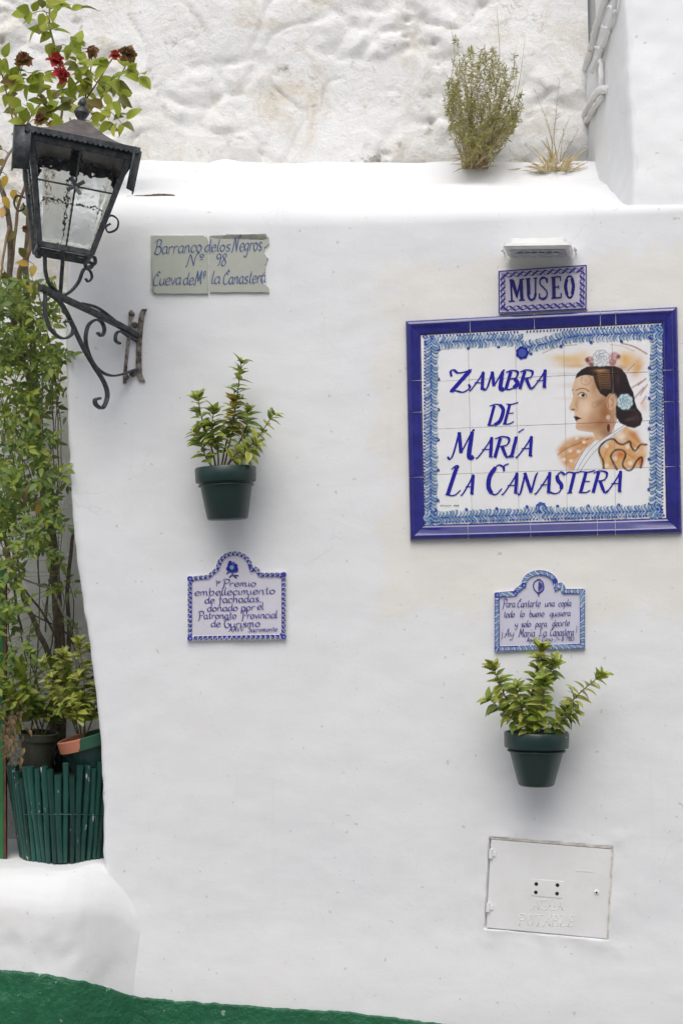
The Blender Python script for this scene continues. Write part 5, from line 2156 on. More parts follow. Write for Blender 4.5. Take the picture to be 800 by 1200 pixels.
def leafy(root, cur, k, leafpx, r, kinds, lf0, space):
    L = sum((b - a).length for a, b in zip(cur, cur[1:]))
    ang = r.uniform(0, 6)
    t = lf0
    while t < 1.0:
        fi = t * (len(cur) - 1)
        i = min(len(cur) - 2, int(fi))
        p = cur[i].lerp(cur[i + 1], fi - i)
        tan = (cur[i + 1] - cur[i]).normalized()
        a1 = tan.orthogonal().normalized()
        a2 = tan.cross(a1)
        topw = t > .90
        for q in range(r.choice((4, 5)) if topw else r.choice((1, 2, 2, 3))):
            ang += 2.2 + r.uniform(-.6, .6)
            out = a1 * math.cos(ang) + a2 * math.sin(ang)
            rise = r.uniform(.35, 1.5) if topw else r.uniform(-.15, .8)
            d = out + tan * rise + Vector((0, -.12, r.uniform(-.1, .15)))
            ln_ = leafpx * k * r.uniform(.62, 1.22) * (.9 if topw else 1.05)
            add_leaf(r.choice(LF[r.choice(kinds)]), root, p, d, tan + Vector((r.gauss(0, .25), -.55, .3)), ln_)
        t += space * k / L * r.uniform(.55, 1.5)


def pot_plant(name, label, group, cx, ctop, rpx, off, pot_dims, tilt, stems, seed, leafpx, kinds, brown=None, soil_dn=.012):
    """pot_dims: picture heights of rim bottom, base and base radius"""
    r = random.Random(seed)
    rimb, base_, rb = pot_dims
    c = UW(cx, ctop, off)
    k = (D + c.y) / D / S
    R_, H1, H2, RB = rpx * k, (rimb - ctop) * k, (base_ - ctop) * k, rb * k
    root = empty(name, c + Vector((0, 0, -H2)), label, 'potted plant', group)
    TM = Matrix.Translation(c) @ Matrix.Rotation(tilt, 4, 'Y')
    m = MB()
    rin = R_ - .009
    m.lathe([(.0001, -H2), (RB - .006, -H2), (RB, -H2 + .004), (lerp(RB, R_ * .865, .96), -H1 - .003), (R_ * .875, -H1 + .002)], 48, TM)
    pot = keep(m.build('pot', 'pot', auto=50), root)
    m = MB()
    m.lathe([(R_ * .872, -H1 + .001), (R_ * .975, -H1), (R_ * .99, -H1 + .004), (R_, -.004), (R_ - .003, 0), (rin, -.002), (rin * .97, -.05)], 48, TM)
    rim = m.build('rim', 'pot', auto=50)
    rim.parent = pot
    m = MB()
    rows_ = []
    for q in (.0001, .35, .7, 1):
        rows_.append([TM @ Vector((q * rin * math.cos(a), q * rin * math.sin(a), -soil_dn + .004 * r.uniform(-1, 1))) for a in np.linspace(0, 2 * math.pi, 25)[:-1]])
    m.grid(rows_, True)
    keep(m.build('soil', 'soil'), root)
    # fixing ring round the pot and into the wall
    m = MB()
    rr = lerp(RB, R_ * .865, .93) + .003
    zr_ = -H1 - .010
    m.tube([TM @ Vector((rr * math.cos(a), rr * math.sin(a), zr_)) for a in np.linspace(0, 2 * math.pi, 41)], .003, 6)
    m.tube([TM @ Vector((0, rr - .002, zr_)), TM @ Vector((0, rr + off * .6 + .03, zr_))], .0035, 6)
    keep(m.build('hanging_ring', 'pot'), root)
    for (pts, dens_, kind, lf0) in stems:
        P3 = [c + Vector(((x - cx) * k, dy, -(y - ctop) * k)) for (x, y, dy) in pts]
        P3[0] = c + Vector((P3[0].x - c.x, P3[0].y - c.y, -soil_dn - .01))
        cur = [Vector(q) for q in crom([tuple(p) for p in P3], 7)]
        m = MB()
        m.tube(cur, (.0034, .0014), 6)
        keep(m.build('stem', 'stem_green'), root)
        leafy(root, cur, k, leafpx, r, [kind, kind, kind] + kinds, lf0, 20 / dens_)
    return root, c, k


# hanging pot under the address tiles
pot_plant('potted_plant', 'dark green hanging pot with tall sparse shrub above the prize plaque', 'green pots hung on the wall', 264, 547.5, 36, .101, (565, 609, 24), math.radians(-2.5), [
    ([(258, 560, 0), (264, 525, -.01), (276, 480, -.02), (283, 424, -.015)], 6.4, 'pri', .28),
    ([(254, 560, .01), (248, 525, 0), (238, 495, -.02), (232, 463, -.03)], 6.0, 'pri', .30),
    ([(262, 560, 0), (275, 535, -.02), (298, 520, -.04), (321, 487, -.04)], 5.0, 'pri', .35),
    ([(256, 560, -.01), (256, 530, -.03), (250, 505, -.05), (252, 482, -.05)], 6.5, 'pri', .3),
    ([(260, 560, .01), (268, 520, .02), (274, 495, .0), (275, 470, -.01)], 6.0, 'yel', .5),
    ([(262, 560, -.02), (272, 540, -.05), (288, 535, -.06), (302, 522, -.07)], 4.5, 'priy', .35),
    ([(256, 560, .0), (244, 540, -.03), (236, 520, -.05), (231, 508, -.05)], 7, 'pri', .3),
    ([(260, 560, .02), (278, 520, .03), (288, 500, .03), (290, 478, .02)], 4.8, 'pri', .4),
], 21, 15.5, ['pri', 'priy', 'priy'])

# hanging pot under the verse plaque
pot_plant('potted_plant', 'dark green hanging pot with bushy yellow-green shrub below the verse plaque', 'green pots hung on the wall', 628.5, 857.5, 38, .106, (876, 921, 21), math.radians(0.4), [
    ([(622, 870, 0), (620, 825, -.02), (626, 790, -.04), (632, 757, -.045)], 7.2, 'priy', .15),
    ([(616, 870, .01), (600, 835, -.01), (588, 810, -.03), (575, 778, -.03)], 6.8, 'priy', .25),
    ([(618, 870, -.02), (602, 845, -.05), (585, 830, -.06), (569, 816, -.06)], 6.5, 'pri', .25),
    ([(636, 870, -.01), (655, 838, -.04), (672, 815, -.05), (703, 788, -.05)], 6.6, 'priy', .30),
    ([(626, 870, .02), (634, 830, .02), (640, 800, .0), (650, 772, -.02)], 6.5, 'pri', .2),
    ([(620, 870, -.04), (612, 842, -.07), (606, 822, -.08), (600, 800, -.09)], 7.0, 'pri', .15),
    ([(626, 870, -.04), (628, 840, -.08), (632, 815, -.10), (630, 792, -.11)], 7.0, 'pri', .15),
    ([(640, 870, -.03), (648, 848, -.06), (660, 838, -.07), (672, 833, -.07)], 6.0, 'pri', .2),
], 33, 16.0, ['pri', 'priy'])

# ------------------------------------------------------------------ cane planter with two pots
cy_ = .20
pc = U(80, 1003, cy_)
kk = (D + cy_) / D / S
planter = empty('cane_planter', pc, 'round planter clad in green painted split canes on the white bench', 'planter')
RT, RBt, HP = 69 * kk, 53 * kk, 112 * kk
m_ = MB()
m_.lathe([(.0001, .0), (RBt - .008, .0), (RT - .012, HP * .90), (RT - .024, HP * .90), (RBt - .02, .02)], 40, Matrix.Translation(pc))
keep(m_.build('inner_tub', 'dark', auto=40), planter)  # near-black lining: shade between the canes put into its colour
m_ = MB()
rows_ = [[pc + Vector((q * (RT - .02) * math.cos(a), q * (RT - .02) * math.sin(a), HP * .82 + .008 * N((q * 5, a, 0), 1, 3))) for a in np.linspace(0, 2 * math.pi, 33)[:-1]] for q in (.0001, .3, .6, 1)]
m_.grid(rows_, True)
keep(m_.build('soil', 'soil'), planter)
NC = 52
r = random.Random(4)
for i in range(NC):
    a = 2 * math.pi * i / NC
    xx = math.cos(a)
    hgt = HP * (lerp(.95, 1.05, (xx + 1) / 2) + r.uniform(-.035, .03))
    if r.random() < .25:
        hgt -= HP * r.uniform(.04, .12)
    rad = (2 * math.pi * (RT + RBt) / 2 / NC) * .525 * r.uniform(.88, 1.12)
    m_ = MB()
    P_ = []
    rs = []
    node_ = r.uniform(.2, .6)
    for t in np.linspace(0, 1, 22):
        rr = lerp(RBt, RT, t * hgt / HP) + .001 * math.sin(t * 5 + i)
        aa = a + .012 * math.sin(t * 4 + i * 2)
        P_.append(pc + Vector((rr * math.cos(aa), rr * math.sin(aa), lerp(.004 + r.uniform(-.002, .0), hgt, t))))
        bulge = sum(math.exp(-((t - q) / .018) ** 2) for q in (node_, node_ + .42))
        rs.append(rad * (lerp(.86, 1.06, t) + .16 * bulge))
    m_.tube(P_, rs, 8)
    keep(m_.build('cane', 'cane', auto=60), planter)
m_ = MB()
m_.tube([pc + Vector(((lerp(RBt, RT, .52) + .008) * math.cos(a), (lerp(RBt, RT, .52) + .008) * math.sin(a), HP * .5 + .004 * math.sin(3 * a))) for a in np.linspace(0, 2 * math.pi, 60)], .0018, 5)
keep(m_.build('binding_wire', 'cane'), planter)


def small_pot(name, label, cx, cy, y, rpx, hpx, tilt, tip_, body_mat, rim_mat, rimh):
    c = U(cx, cy, y)
    k = (D + y) / D / S
    root = empty(name, c - Vector((0, 0, hpx * k)), label, 'plant pot')
    TM = Matrix.Translation(c) @ Matrix.Rotation(tilt, 4, 'Y') @ Matrix.Rotation(tip_, 4, 'X')
    R_, H_, h1 = rpx * k, hpx * k, rimh * k
    m = MB()
    m.lathe([(.0001, -H_), (R_ * .68, -H_), (R_ * .9, -h1), (R_ * .9, -h1 + .002)], 36, TM)
    keep(m.build('pot_body', body_mat, auto=40), root)
    m = MB()
    m.lathe([(R_ * .88, -h1), (R_ * .99, -h1), (R_, -.003), (R_ - .004, 0), (R_ - .008, -.002), (R_ - .010, -.03)], 36, TM)
    keep(m.build('rim', rim_mat, auto=40), root)
    m = MB()
    m.fan([TM @ Vector(((R_ - .009) * math.cos(a), (R_ - .009) * math.sin(a), -.016)) for a in np.linspace(0, 2 * math.pi, 25)[:-1]])
    keep(m.build('soil', 'soil', smooth=False), root)
    return root, TM, k


# terracotta with a flaking green coat: the paint covers it by an uneven edge
tm, tt, tp_ = nodes_of('half_painted_terracotta')
tv = coords(tt)
ts = tt.nodes.new('ShaderNodeSeparateXYZ')
tt.links.new(tv, ts.inputs[0])
xc = U(98, 870, .12).x
edge_ = mth(tt, 'GREATER_THAN', mth(tt, 'ADD', ts.outputs[0], mth(tt, 'MULTIPLY', noise_node(tt, tv, 22, 4), .05)), xc + .022)
tt.links.new(mix(tt, edge_, (0.45, 0.17, 0.10), (0.016, 0.075, 0.040)), tp_.inputs['Base Color'])
tp_.inputs['Roughness'].default_value = .6
M['half_terracotta'] = tm
sp1, TM1, k1 = small_pot('plant_pot', 'dull olive plastic pot standing in the cane planter', 46, 858, .20, 23, 52, math.radians(3), math.radians(4), 'olive_plastic', 'olive_plastic', 9)
sp2, TM2, k2 = small_pot('plant_pot', 'tilted terracotta pot with half green painted rim in the cane planter', 97, 862, .115, 31, 44, math.radians(-15), math.radians(3), 'pot', M['half_terracotta'], 14)


def shrub(name, label, cat, TM, k, stems, seed, leafpx, kinds, mat='stem_green', rad=(.003, .0012)):
    r = random.Random(seed)
    base_ = TM @ Vector((0, 0, -.016))
    root = empty(name, base_, label, cat)
    for (pts, dn, lf0) in stems:
        P3 = [U(x, y, z) for (x, y, z) in pts]
        cur = [Vector(q) for q in crom([tuple(p) for p in P3], 7)]
        m = MB()
        m.tube(cur, rad, 6)
        keep(m.build('stem', mat), root)
        leafy(root, cur, k, leafpx, r, kinds, lf0, 18 / dn)
    return root


shrub('leafy_shrub', 'yellow-green leafy shrub growing from the tilted terracotta pot', 'shrub', TM2, k2, [
    ([(92, 860, .12), (84, 835, .06), (68, 815, .04), (50, 775, .02)], 6.0, .22),
    ([(95, 860, .12), (90, 830, .06), (80, 800, .22), (74, 764, .11)], 6.2, .22),
    ([(98, 860, .12), (100, 830, .09), (98, 795, .09), (92, 750, .08)], 6.0, .22),
    ([(102, 860, .12), (110, 835, .09), (112, 800, .10), (108, 755, .12)], 6.0, .22),
    ([(90, 860, .11), (82, 838, .12), (72, 826, .10), (60, 806, .08)], 6.0, .45),
    ([(100, 860, .11), (98, 838, .12), (94, 820, .10), (86, 795, .08)], 6.0, .45),
], 51, 14.0, ['priy', 'priy', 'priy', 'pri'])
shrub('leafy_shrub', 'green leafy shrub growing from the olive plastic pot', 'shrub', TM1, k1, [
    ([(44, 866, .24), (34, 835, .2), (18, 820, .09), (6, 800, .14)], 6.0, .22),
    ([(46, 866, .24), (40, 830, .2), (28, 800, .10), (22, 780, .18)], 6.0, .22),
    ([(48, 866, .24), (52, 830, .2), (44, 800, .2), (36, 762, .22)], 6.0, .22),
    ([(40, 866, .22), (28, 852, .09), (14, 838, .22), (0, 832, .1)], 5.5, .45),
    ([(50, 866, .24), (62, 835, .22), (66, 800, .24), (60, 775, .26)], 5.5, .22),
], 57, 14.0, ['pri', 'jas', 'pri'])

# ------------------------------------------------------------------ climbing rose: trunks, canes, leaflets, flowers
rose = empty('climbing_rose', U(62, 1000, .40), 'tall climbing rose with red and withered blooms above the lantern', 'climbing plant')
rose_pts = []


def cane_(pts, rad, mat='stem', name='stem', parent=None, jit=.006, reg=True):
    cur = [np.array(q) for q in crom([tuple(U(*p)) for p in pts], 8)]
    cur = [q + jit * np.array([N(q, .07, 1), N(q, .07, 2), N(q, .07, 3)]) for q in cur]
    m = MB()
    m.tube(cur, rad, 8)
    o = keep(m.build(name, mat), parent or rose)
    if reg:
        rose_pts.extend([Vector(q) for q in cur])
    return cur


cane_([(66, 1000, .40), (70, 860, .40), (70, 760, .38), (66, 690, .36), (60, 620, .34), (47, 540, .32), (42, 470, .32), (38, 400, .30), (30, 330, .28), (34, 260, .26), (30, 200, .24)], (.021, .008), name='trunk')
cane_([(72, 990, .41), (74, 880, .40), (80, 760, .40), (79, 690, .40), (84, 640, .38), (92, 600, .38), (96, 560, .4)], (.010, .004))
cane_([(60, 900, .36), (62, 790, .34), (44, 740, .30), (28, 700, .28), (15, 668, .26), (4, 620, .26), (-6, 560, .26)], (.011, .006))
cane_([(88, 850, .36), (90, 745, .30), (76, 720, .26), (62, 694, .24), (50, 686, .24), (30, 680, .24), (18, 676, .25)], (.006, .003), 'stem_pale')
cane_([(80, 800, .38), (60, 735, .34), (36, 700, .3), (20, 684, .28)], (.005, .003))
cane_([(95, 790, .40), (80, 745, .38), (40, 720, .36), (6, 705, .34)], (.0035, .002))
cane_([(42, 470, .30), (20, 400, .26), (12, 330, .22), (10, 260, .2), (-4, 200, .2)], (.011, .008))
cane_([(30, 420, .28), (22, 330, .22), (34, 290, .2), (48, 230, .2), (52, 180, .2)], (.010, .006), 'stem_red')
cane_([(12, 330, .22), (20, 250, .2), (32, 200, .18), (22, 165, .18), (18, 130, .18)], (.006, .003), 'stem_red')
cane_([(52, 180, .2), (70, 150, .2), (73, 100, .2), (66, 60, .2), (58, 30, .2), (60, -12, .2)], (.005, .003), 'stem_green')
cane_([(48, 220, .2), (85, 160, .2), (100, 120, .18), (118, 90, .16), (135, 66, .16)], (.004, .0022), 'stem_red')
cane_([(85, 160, .2), (108, 128, .2), (128, 104, .2), (148, 75, .2)], (.0032, .0018), 'stem_red')
cane_([(24, 165, .2), (40, 130, .2), (62, 108, .2), (84, 102, .2)], (.0032, .0018), 'stem_red')
cane_([(22, 165, .18), (10, 120, .18), (4, 90, .18), (-4, 70, .18)], (.003, .002), 'stem_red')
cane_([(20, 148, .2), (16, 110, .2), (26, 76, .2)], (.003, .0018), 'stem_red')
cane_([(100, 120, .18), (104, 90, .18), (108, 64, .18)], (.003, .0018), 'stem_green')
cane_([(70, 150, .2), (52, 142, .18), (47, 140, .17)], (.003, .0018), 'stem_red')
cane_([(10, 260, .2), (4, 300, .16), (0, 330, .14)], (.005, .003), 'stem_red')
cane_([(0, 205, .2), (12, 178, .2), (28, 150, .2)], (.006, .003), 'stem_pale')
top_pts = [p for p in rose_pts if p.z > 3.0]
r = random.Random(77)
clusters = [(35, 17, 3), (50, 11, 3), (70, 4, 3), (88, 10, 1), (48, 27, 3), (58, 33, 4), (77, 52, 4), (95, 57, 2), (68, 54, 2), (10, 85, 3), (15, 103, 4), (36, 96, 3), (50, 86, 3), (57, 104, 3), (90, 76, 2), (98, 82, 3), (92, 92, 3), (125, 74, 3), (136, 96, 4), (148, 83, 3), (162, 87, 2), (140, 112, 3), (104, 112, 3), (125, 128, 3), (144, 145, 2), (107, 144, 1), (66, 122, 4), (52, 124, 3), (30, 148, 2), (4, 132, 2), (28, 122, 2), (74, 146, 2), (116, 140, 2), (133, 104, 3), (89, 108, 3), (44, 110, 3), (115, 95, 3), (80, 125, 2), (6, 70, 2), (20, 92, 3), (128, 140, 2), (98, 128, 2)]
twigs = MB()
for (x, y, n) in clusters:
    yy = rv(r, .08, .24)
    p = U(x, y, yy)
    q = min(top_pts, key=lambda s: (s - p).length)
    mid = (p + q) / 2 + Vector((0, 0, .01))
    m = MB()
    m.tube(crom([tuple(q), tuple(mid), tuple(p)], 4), (.0017, .001), 5)
    keep(m.build('twig', 'stem_green'), rose)
    ax_ = (p - q).normalized() if (p - q).length > .005 else Vector((0, 0, 1))
    for j in range(n + 2 if n > 1 else 2):
        d = Vector((r.gauss(0, 1), r.gauss(-.25, .35), r.gauss(-.15, .9))).normalized()
        if j == 0:
            d = (ax_ + d * .4).normalized()
        pp = p + Vector((r.gauss(0, .010), r.gauss(0, .010), r.gauss(0, .010)))
        up = Vector((r.gauss(0, .5), -1.0 + r.gauss(0, .5), .5 + r.gauss(0, .5)))
        old = r.random() < (.28 if 95 < y < 150 else .08)
        add_leaf(r.choice(LF['rose_old' if old else 'rose']), rose, pp, d, up, .0027 * rv(r, 15, 23))
# lower scattered leaves and hips
for (x, y) in ((3, 175), (8, 205), (14, 222), (2, 255), (26, 240), (20, 272), (44, 330), (6, 318), (30, 335), (7, 188), (22, 290), (28, 315), (34, 310), (12, 340), (4, 230), (40, 310)):
    p = U(x, y, .17)
    q = min(rose_pts, key=lambda s: (s - p).length)
    m = MB()
    m.tube([q, (q + p) / 2 + Vector((0, -.004, .004)), p], (.0015, .001), 5)
    keep(m.build('twig', 'stem_red'), rose)
    add_leaf(r.choice(LF['yel'] if r.random() < .5 else LF['rose_old']), rose, p, rdir(r, .2, -.4), (0, -1, .4), .045)


def rose_flower(x, y, y3, size, mat, seed, ragged_=0.0):
    rr = random.Random(seed)
    c = U(x, y, y3)
    q = min(rose_pts, key=lambda s: (s - c).length)
    m = MB()
    ax_ = Vector((rr.gauss(0, .35), -.8, .5 + rr.gauss(0, .3))).normalized()
    a1 = ax_.orthogonal().normalized()
    a2 = ax_.cross(a1)
    for ring, (n, rad, lift, sz) in enumerate(((5, .50, .10, .62), (5, .36, .28, .52), (4, .20, .42, .40), (3, .08, .50, .30))):
        for k in range(n):
            a = 2 * math.pi * (k + .5 * ring) / n + rr.uniform(-.2, .2)
            o = a1 * math.cos(a) + a2 * math.sin(a)
            tn = ax_.cross(o)
            rows_ = []
            for i in range(5):
                v = i / 4
                row = []
                for j in range(5):
                    u = j / 4 * 2 - 1
                    wd = sz * .62 * math.sin(math.pi * (.18 + .72 * v)) * u
                    cup = .25 * u * u * sz
                    pt = o * (rad * v * 1.5 - cup * .6) + ax_ * (lift * v + cup + (-.25 * v * v if ring == 0 else .12 * v)) + tn * wd
                    pt = pt + Vector((rr.gauss(0, 1), rr.gauss(0, 1), rr.gauss(0, 1))) * (.02 + .07 * ragged_) * v
                    row.append(c + pt * size)
                rows_.append(row)
            m.grid(rows_)
    keep(m.build('flower', mat), rose)
    m = MB()
    m.tube(crom([tuple(q), tuple((q + c) / 2 + Vector((0, .004, -.004))), tuple(c - ax_ * .1 * size)], 4), (.0018, .0022), 5)
    m.lathe([(.0001, -.012), (.006, -.010), (.008, -.003), (.005, .004)], 8, Matrix.Translation(c - ax_ * .06 * size))
    keep(m.build('flower_stalk', 'stem_green'), rose)


rose_flower(65, 72, .14, .046, 'petal', 1)
rose_flower(71, 88, .13, .042, 'petal', 2, .5)
rose_flower(135, 65, .14, .030, 'petal', 3)
rose_flower(28, 71, .15, .044, 'petal_old', 4, 1)
rose_flower(109, 61, .15, .034, 'petal_brown', 5, 1)
rose_flower(150, 63, .14, .042, 'petal_brown', 6, 1)
rose_flower(47, 140, .10, .030, 'petal_old', 7, .8)
rose_flower(60, 146, .11, .020, 'petal', 8, .8)
rose_flower(30, 268, .12, .018, 'petal_old', 9, .8)

# ------------------------------------------------------------------ jasmine mass in the recess
jas = empty('jasmine_climber', U(20, 1000, .36), 'dense green jasmine climber filling the recess under the lantern', 'climbing plant')
r = random.Random(99)
jpts = []
for k in range(18):
    x0 = rv(r, -10, 70)
    y0_ = rv(r, 470, 700)
    tipx, tipy = x0 + rv(r, -45, 45), y0_ - rv(r, 70, 250)
    tipx = min(74, tipx)
    z0_ = rv(r, .12, .34)
    cur = cane_([(lerp(x0, 46, .5), y0_ + 90, .34), (x0, y0_, z0_), ((x0 + tipx) / 2 + rv(r, -14, 14), (y0_ + tipy) / 2, z0_ - .03), (min(tipx, 72), max(tipy, 335), z0_ - rv(r, 0, .06))], (.0024, .001), 'stem', parent=jas, reg=False)
    jpts += [Vector(q) for q in cur]
for k in range(14):
    x0, y0_ = rv(r, 0, 100), rv(r, 690, 850)
    if x0 > 90:
        x0 = 88
    cur = cane_([(rv(r, 30, 70), 880, .38), (x0, y0_, .32), (x0 + rv(r, -30, 20), y0_ - rv(r, 30, 120), .30)], (.0028, .001), 'stem', parent=jas, reg=False)


def jdens(x, y):
    d = 0
    for (cx, cy, rx_, ry_, w_) in ((28, 395, 52, 50, 1.0), (22, 480, 46, 60, .8), (58, 425, 22, 28, .9), (30, 545, 44, 40, .9), (52, 600, 36, 40, 1.0), (12, 600, 30, 40, .9), (6, 690, 16, 60, .9), (8, 760, 16, 40, .7), (66, 480, 12, 26, .35), (74, 560, 14, 60, .35), (85, 640, 16, 60, .18), (92, 722, 14, 16, .3), (30, 650, 12, 20, .3), (12, 345, 30, 34, .75), (40, 350, 30, 26, .6), (8, 300, 14, 40, .25)):
        q = ((x - cx) / rx_) ** 2 + ((y - cy) / ry_) ** 2
        d = max(d, w_ * math.exp(-q * 1.1))
    return d


fm, fd = MB(), MB()
lit_, drk = LF['jas'][0], LF['jasd'][0]
cnt = 0
hand = 0
while cnt < 540:
    x, y = rv(r, -20, 105), rv(r, 320, 890)
    d_ = jdens(x, y)
    d_ *= .08 + 1.3 * sst(-.12, .28, N((x / 24, y / 20, 0), 1, 4))
    if r.random() > d_ * 1.25:
        continue
    xl_ = interp(XL, y)
    if x > xl_ - 7:
        continue
    yy = rv(r, -.02, .30)
    p = U(x, y, yy)
    if x > xl_ - 6:
        p.y = max(p.y, .02)
    bright = r.random() < .58 - 1.1 * (yy - .12)  # deeper leaves more often get the darker copy: depth shade put into colour
    # compound leaf: rachis with paired leaflets
    rd = Vector((r.gauss(0, 1), -.45 + r.gauss(0, .4), r.gauss(-.15, .7))).normalized()
    Lr = rv(r, .035, .065)
    sd2 = rd.cross(Vector((0, -1, .4)))
    sd2 = sd2.normalized() if sd2.length > 1e-3 else Vector((1, 0, 0))
    upv = sd2.cross(rd) * (1 if sd2.cross(rd).y < 0 else -1)
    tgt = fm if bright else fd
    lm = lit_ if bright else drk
    for j in range(3):
        q = p + rd * Lr * (j + .6) / 3
        for s in (-1, 1):
            ln_ = rv(r, .014, .031)
            if hand < 90 and bright and yy < .2 and r.random() < .05:
                add_leaf(lm, jas, q, rd * .5 + sd2 * s, upv, ln_ * 1.25)
                hand += 1
            else:
                merge_leaf(tgt, lm, q + Vector((r.gauss(0, .003), r.gauss(0, .003), r.gauss(0, .003))), rd * rv(r, .2, .9) + sd2 * s + Vector((r.gauss(0, .25), r.gauss(0, .25), r.gauss(-.1, .25))), upv + Vector((r.gauss(0, .35), r.gauss(0, .35), r.gauss(0, .35))), ln_)
    merge_leaf(tgt, lm, p + rd * Lr, rd, upv, rv(r, .028, .044))
    tgt.tube([p - rd * .01, p + rd * Lr], .0007, 4, False)
    if r.random() < .5:
        qn = min(jpts, key=lambda s: (s - p).length)
        tgt.tube([qn, p - rd * .01], .0008, 4, False)
    cnt += 1
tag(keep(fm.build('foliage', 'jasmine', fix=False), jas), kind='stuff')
tag(keep(fd.build('foliage', 'jasmine_shaded', fix=False), jas), kind='stuff')
for (cx_, cy_, nq) in ((68, 415, 26), (30, 525, 22), (62, 612, 26), (42, 628, 18), (20, 440, 16), (56, 395, 12), (12, 560, 14)):
    qn = min(jpts, key=lambda q: (q - U(cx_, cy_, .05)).length)
    tw = MB()
    tw.tube([qn, U(cx_, cy_, .04)], .0012, 5)
    keep(tw.build('twig', 'stem_green'), jas)
    for q_ in range(nq):
        p = U(r.gauss(cx_, 8), r.gauss(cy_, 7), rv(r, -.02, .08))
        if p.x > xleft(p.z) - .012:
            p.x = xleft(p.z) - .02
        add_leaf(LF['jas'][0], jas, p, rdir(r, .3, -.1), (r.gauss(0, .4), -1, .5), rv(r, .018, .034))
for (x, y, kd) in ((40, 486, 'yel'), (30, 578, 'dead'), (43, 585, 'dead'), (11, 652, 'dead'), (32, 572, 'dead'), (46, 590, 'yel'), (6, 640, 'dead')):
    p = U(x, y, .06)
    qn = min(jpts, key=lambda s: (s - p).length)
    m = MB()
    m.tube([qn, (qn + p) / 2, p], (.001, .0008), 4)
    keep(m.build('twig', 'stem'), jas)
    add_leaf(LF[kd][0], jas, p, (r.gauss(0, .3), -.2, -1), (r.gauss(0, .3), -1, .2), .038)
# withered leaves hanging beside the olive pot
m = MB()
for k in range(120):
    x, y = r.gauss(12, 9), r.gauss(856, 22)
    if y > 892 + x * .3:
        continue
    merge_leaf(m, LF['dead'][0], U(x, y, rv(r, .0, .16)), Vector((r.gauss(0, .5), r.gauss(-.2, .4), -1)), Vector((r.gauss(0, 1), -1, .3)), rv(r, .018, .034))
keep(m.build('withered_leaves', 'dead', fix=False), jas)['kind'] = 'stuff'
m = MB()
m.tube(crom([tuple(U(*q)) for q in ((-6, 402, .05), (8, 407, .04), (22, 412, .05), (36, 411, .09))], 6), .0016, 5)
m.tube(crom([tuple(U(*q)) for q in ((61, 424, .05), (57, 440, .04), (51, 453, .06))], 6), .0018, 5)
keep(m.build('tie_string', 'white_metal'), jas)

# ------------------------------------------------------------------ dry bush and grass on the ledge
YB = .50
YB0 = YB
bush = empty('dry_bush', U(556, 194, YB), 'feathery olive bush rooted at the foot of the rock wall', 'bush')
r = random.Random(123)
fb, fs = MB(), MB()
needle = leaf_mesh('needle', 'bush', .24, .1, .15, n=2)
for k in range(150):
    bx0 = rv(r, 541, 572)
    a_, q_ = rv(r, 0, 2 * math.pi), math.sqrt(r.random())
    tx, ty = 566 + 47 * q_ * math.cos(a_), 112 - 64 * q_ * math.sin(a_)
    if ty > 150:
        tx = lerp(tx, 558, .5)
    if r.random() < .10:
        ty -= rv(r, 10, 34)
    tz = YB - rv(r, .0, .24)
    cur = [np.array(q) for q in crom([tuple(U(bx0, 193, YB - .01)), tuple(U(lerp(bx0, tx, .55) + rv(r, -5, 5), lerp(193, ty, .45), lerp(YB, tz, .6))), tuple(U(lerp(bx0, tx, .9) + rv(r, -4, 4), lerp(193, ty, .8), lerp(YB, tz, .9))), tuple(U(tx, ty, tz))], 7)]
    fs.tube(cur, (.0014, .0005), 4)
    nn = int(20 + (192 - ty) * .38)
    for j in range(nn):
        t = 1 - .75 * r.random() ** 1.4
        fi = t * (len(cur) - 1)
        i = min(len(cur) - 2, int(fi))
        p = Vector(cur[i] + (cur[i + 1] - cur[i]) * (fi - i))
        tan = Vector(cur[i + 1] - cur[i]).normalized()
        d = tan * rv(r, .0, .8) + Vector((r.gauss(0, .9), r.gauss(-.1, .7), r.gauss(0, .7)))
        merge_leaf(fb, needle, p, d, Vector((r.gauss(0, 1), -1, .5)), rv(r, .008, .021))
tag(keep(fs.build('stems', 'straw', fix=False), bush), kind='stuff')
tag(keep(fb.build('foliage', 'bush', fix=False), bush), kind='stuff')
m = MB()
blade = leaf_mesh('straw_blade', 'straw', .10, .1, .35, n=4)
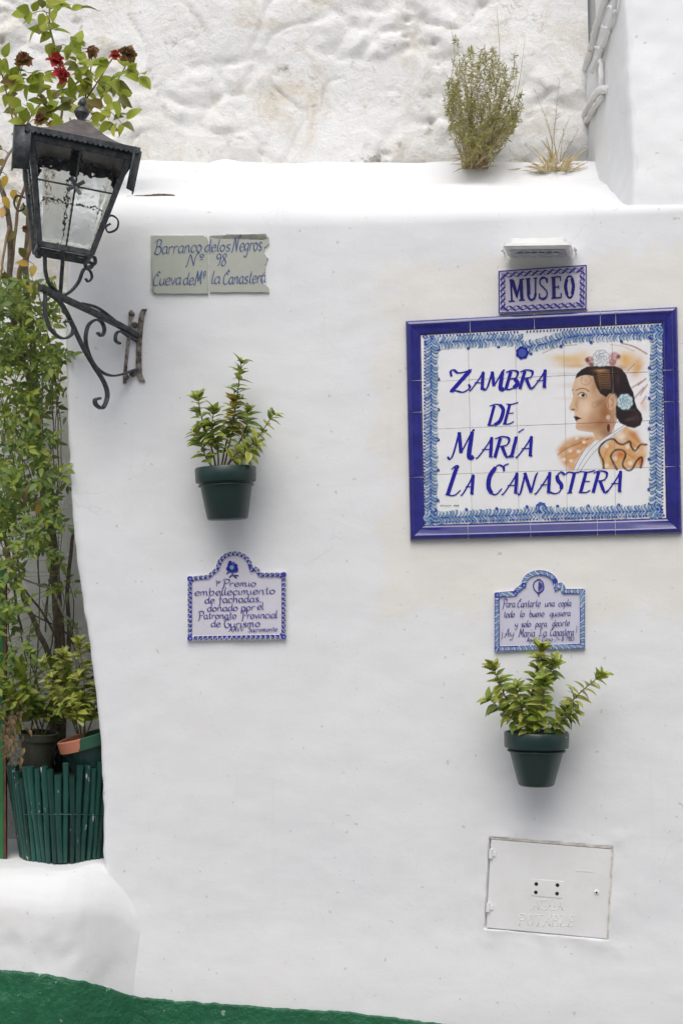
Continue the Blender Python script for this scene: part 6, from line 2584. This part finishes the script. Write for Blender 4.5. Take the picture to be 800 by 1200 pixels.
for k in range(60):
    merge_leaf(m, blade, U(rv(r, 540, 572), rv(r, 170, 194), YB - rv(r, .01, .1)), Vector((r.gauss(0, .7), -.3, rv(r, -.3, 1.2))), Vector((0, -1, .3)), rv(r, .03, .07))
tag(keep(m.build('dry_blades', 'straw', fix=False), bush), kind='stuff')

tuft = empty('dry_grass_tuft', U(650, 197, .5), 'withered straw-coloured grass tuft between the bush and the white block', 'grass tuft')
m = MB()
for k in range(130):
    x = r.gauss(650, 9)
    merge_leaf(m, blade, U(x, 197, .47 + rv(r, -.06, .04)), Vector(((x - 650) / 12 + r.gauss(0, .5), -.3 + r.gauss(0, .3), rv(r, .1, 1.0))), Vector((0, -1, .5)), rv(r, .03, .10) * (1.2 if r.random() < .2 else .8))
tag(keep(m.build('blades', 'straw', fix=False), tuft), kind='stuff')
for (tx, ty) in ((655, 88), (652, 120), (640, 140), (668, 130), (676, 150), (602, 182), (615, 165), (628, 105), (660, 150)):
    m = MB()
    x0 = r.gauss(650, 5)
    cur = crom([tuple(U(x0, 197, .48)), tuple(U(lerp(x0, tx, .4) + rv(r, -4, 4), lerp(197, ty, .5), .44)), tuple(U(tx, ty, .40))], 7)
    m.tube(cur, (.0014, .0006), 5)
    for q in cur[8:]:
        if r.random() < .7:
            d = Vector((r.gauss(0, 1), -.3, rv(r, .1, 1))).normalized()
            m.tube([Vector(q), Vector(q) + d * rv(r, .006, .018)], .0007, 4)
    keep(m.build('stalk', 'straw'), tuft)
# a few thin dry stalks left standing beside the bush
for (x0, y0_, tx, ty) in ((588, 160, 615, 40), (590, 140, 605, 70), (578, 120, 582, 5), (528, 90, 527, 20)):
    m = MB()
    cur = crom([tuple(U(x0, y0_, YB - .05)), tuple(U((x0 + tx) / 2 + 5, (y0_ + ty) / 2, YB - .08)), tuple(U(tx, ty, YB - .1))], 7)
    m.tube([tuple(U(560, 190, YB - .02))] + list(cur), (.0015, .0006), 5)
    keep(m.build('stalk', 'straw'), bush)

bush.location.z -= .014
tuft.location.z -= .012
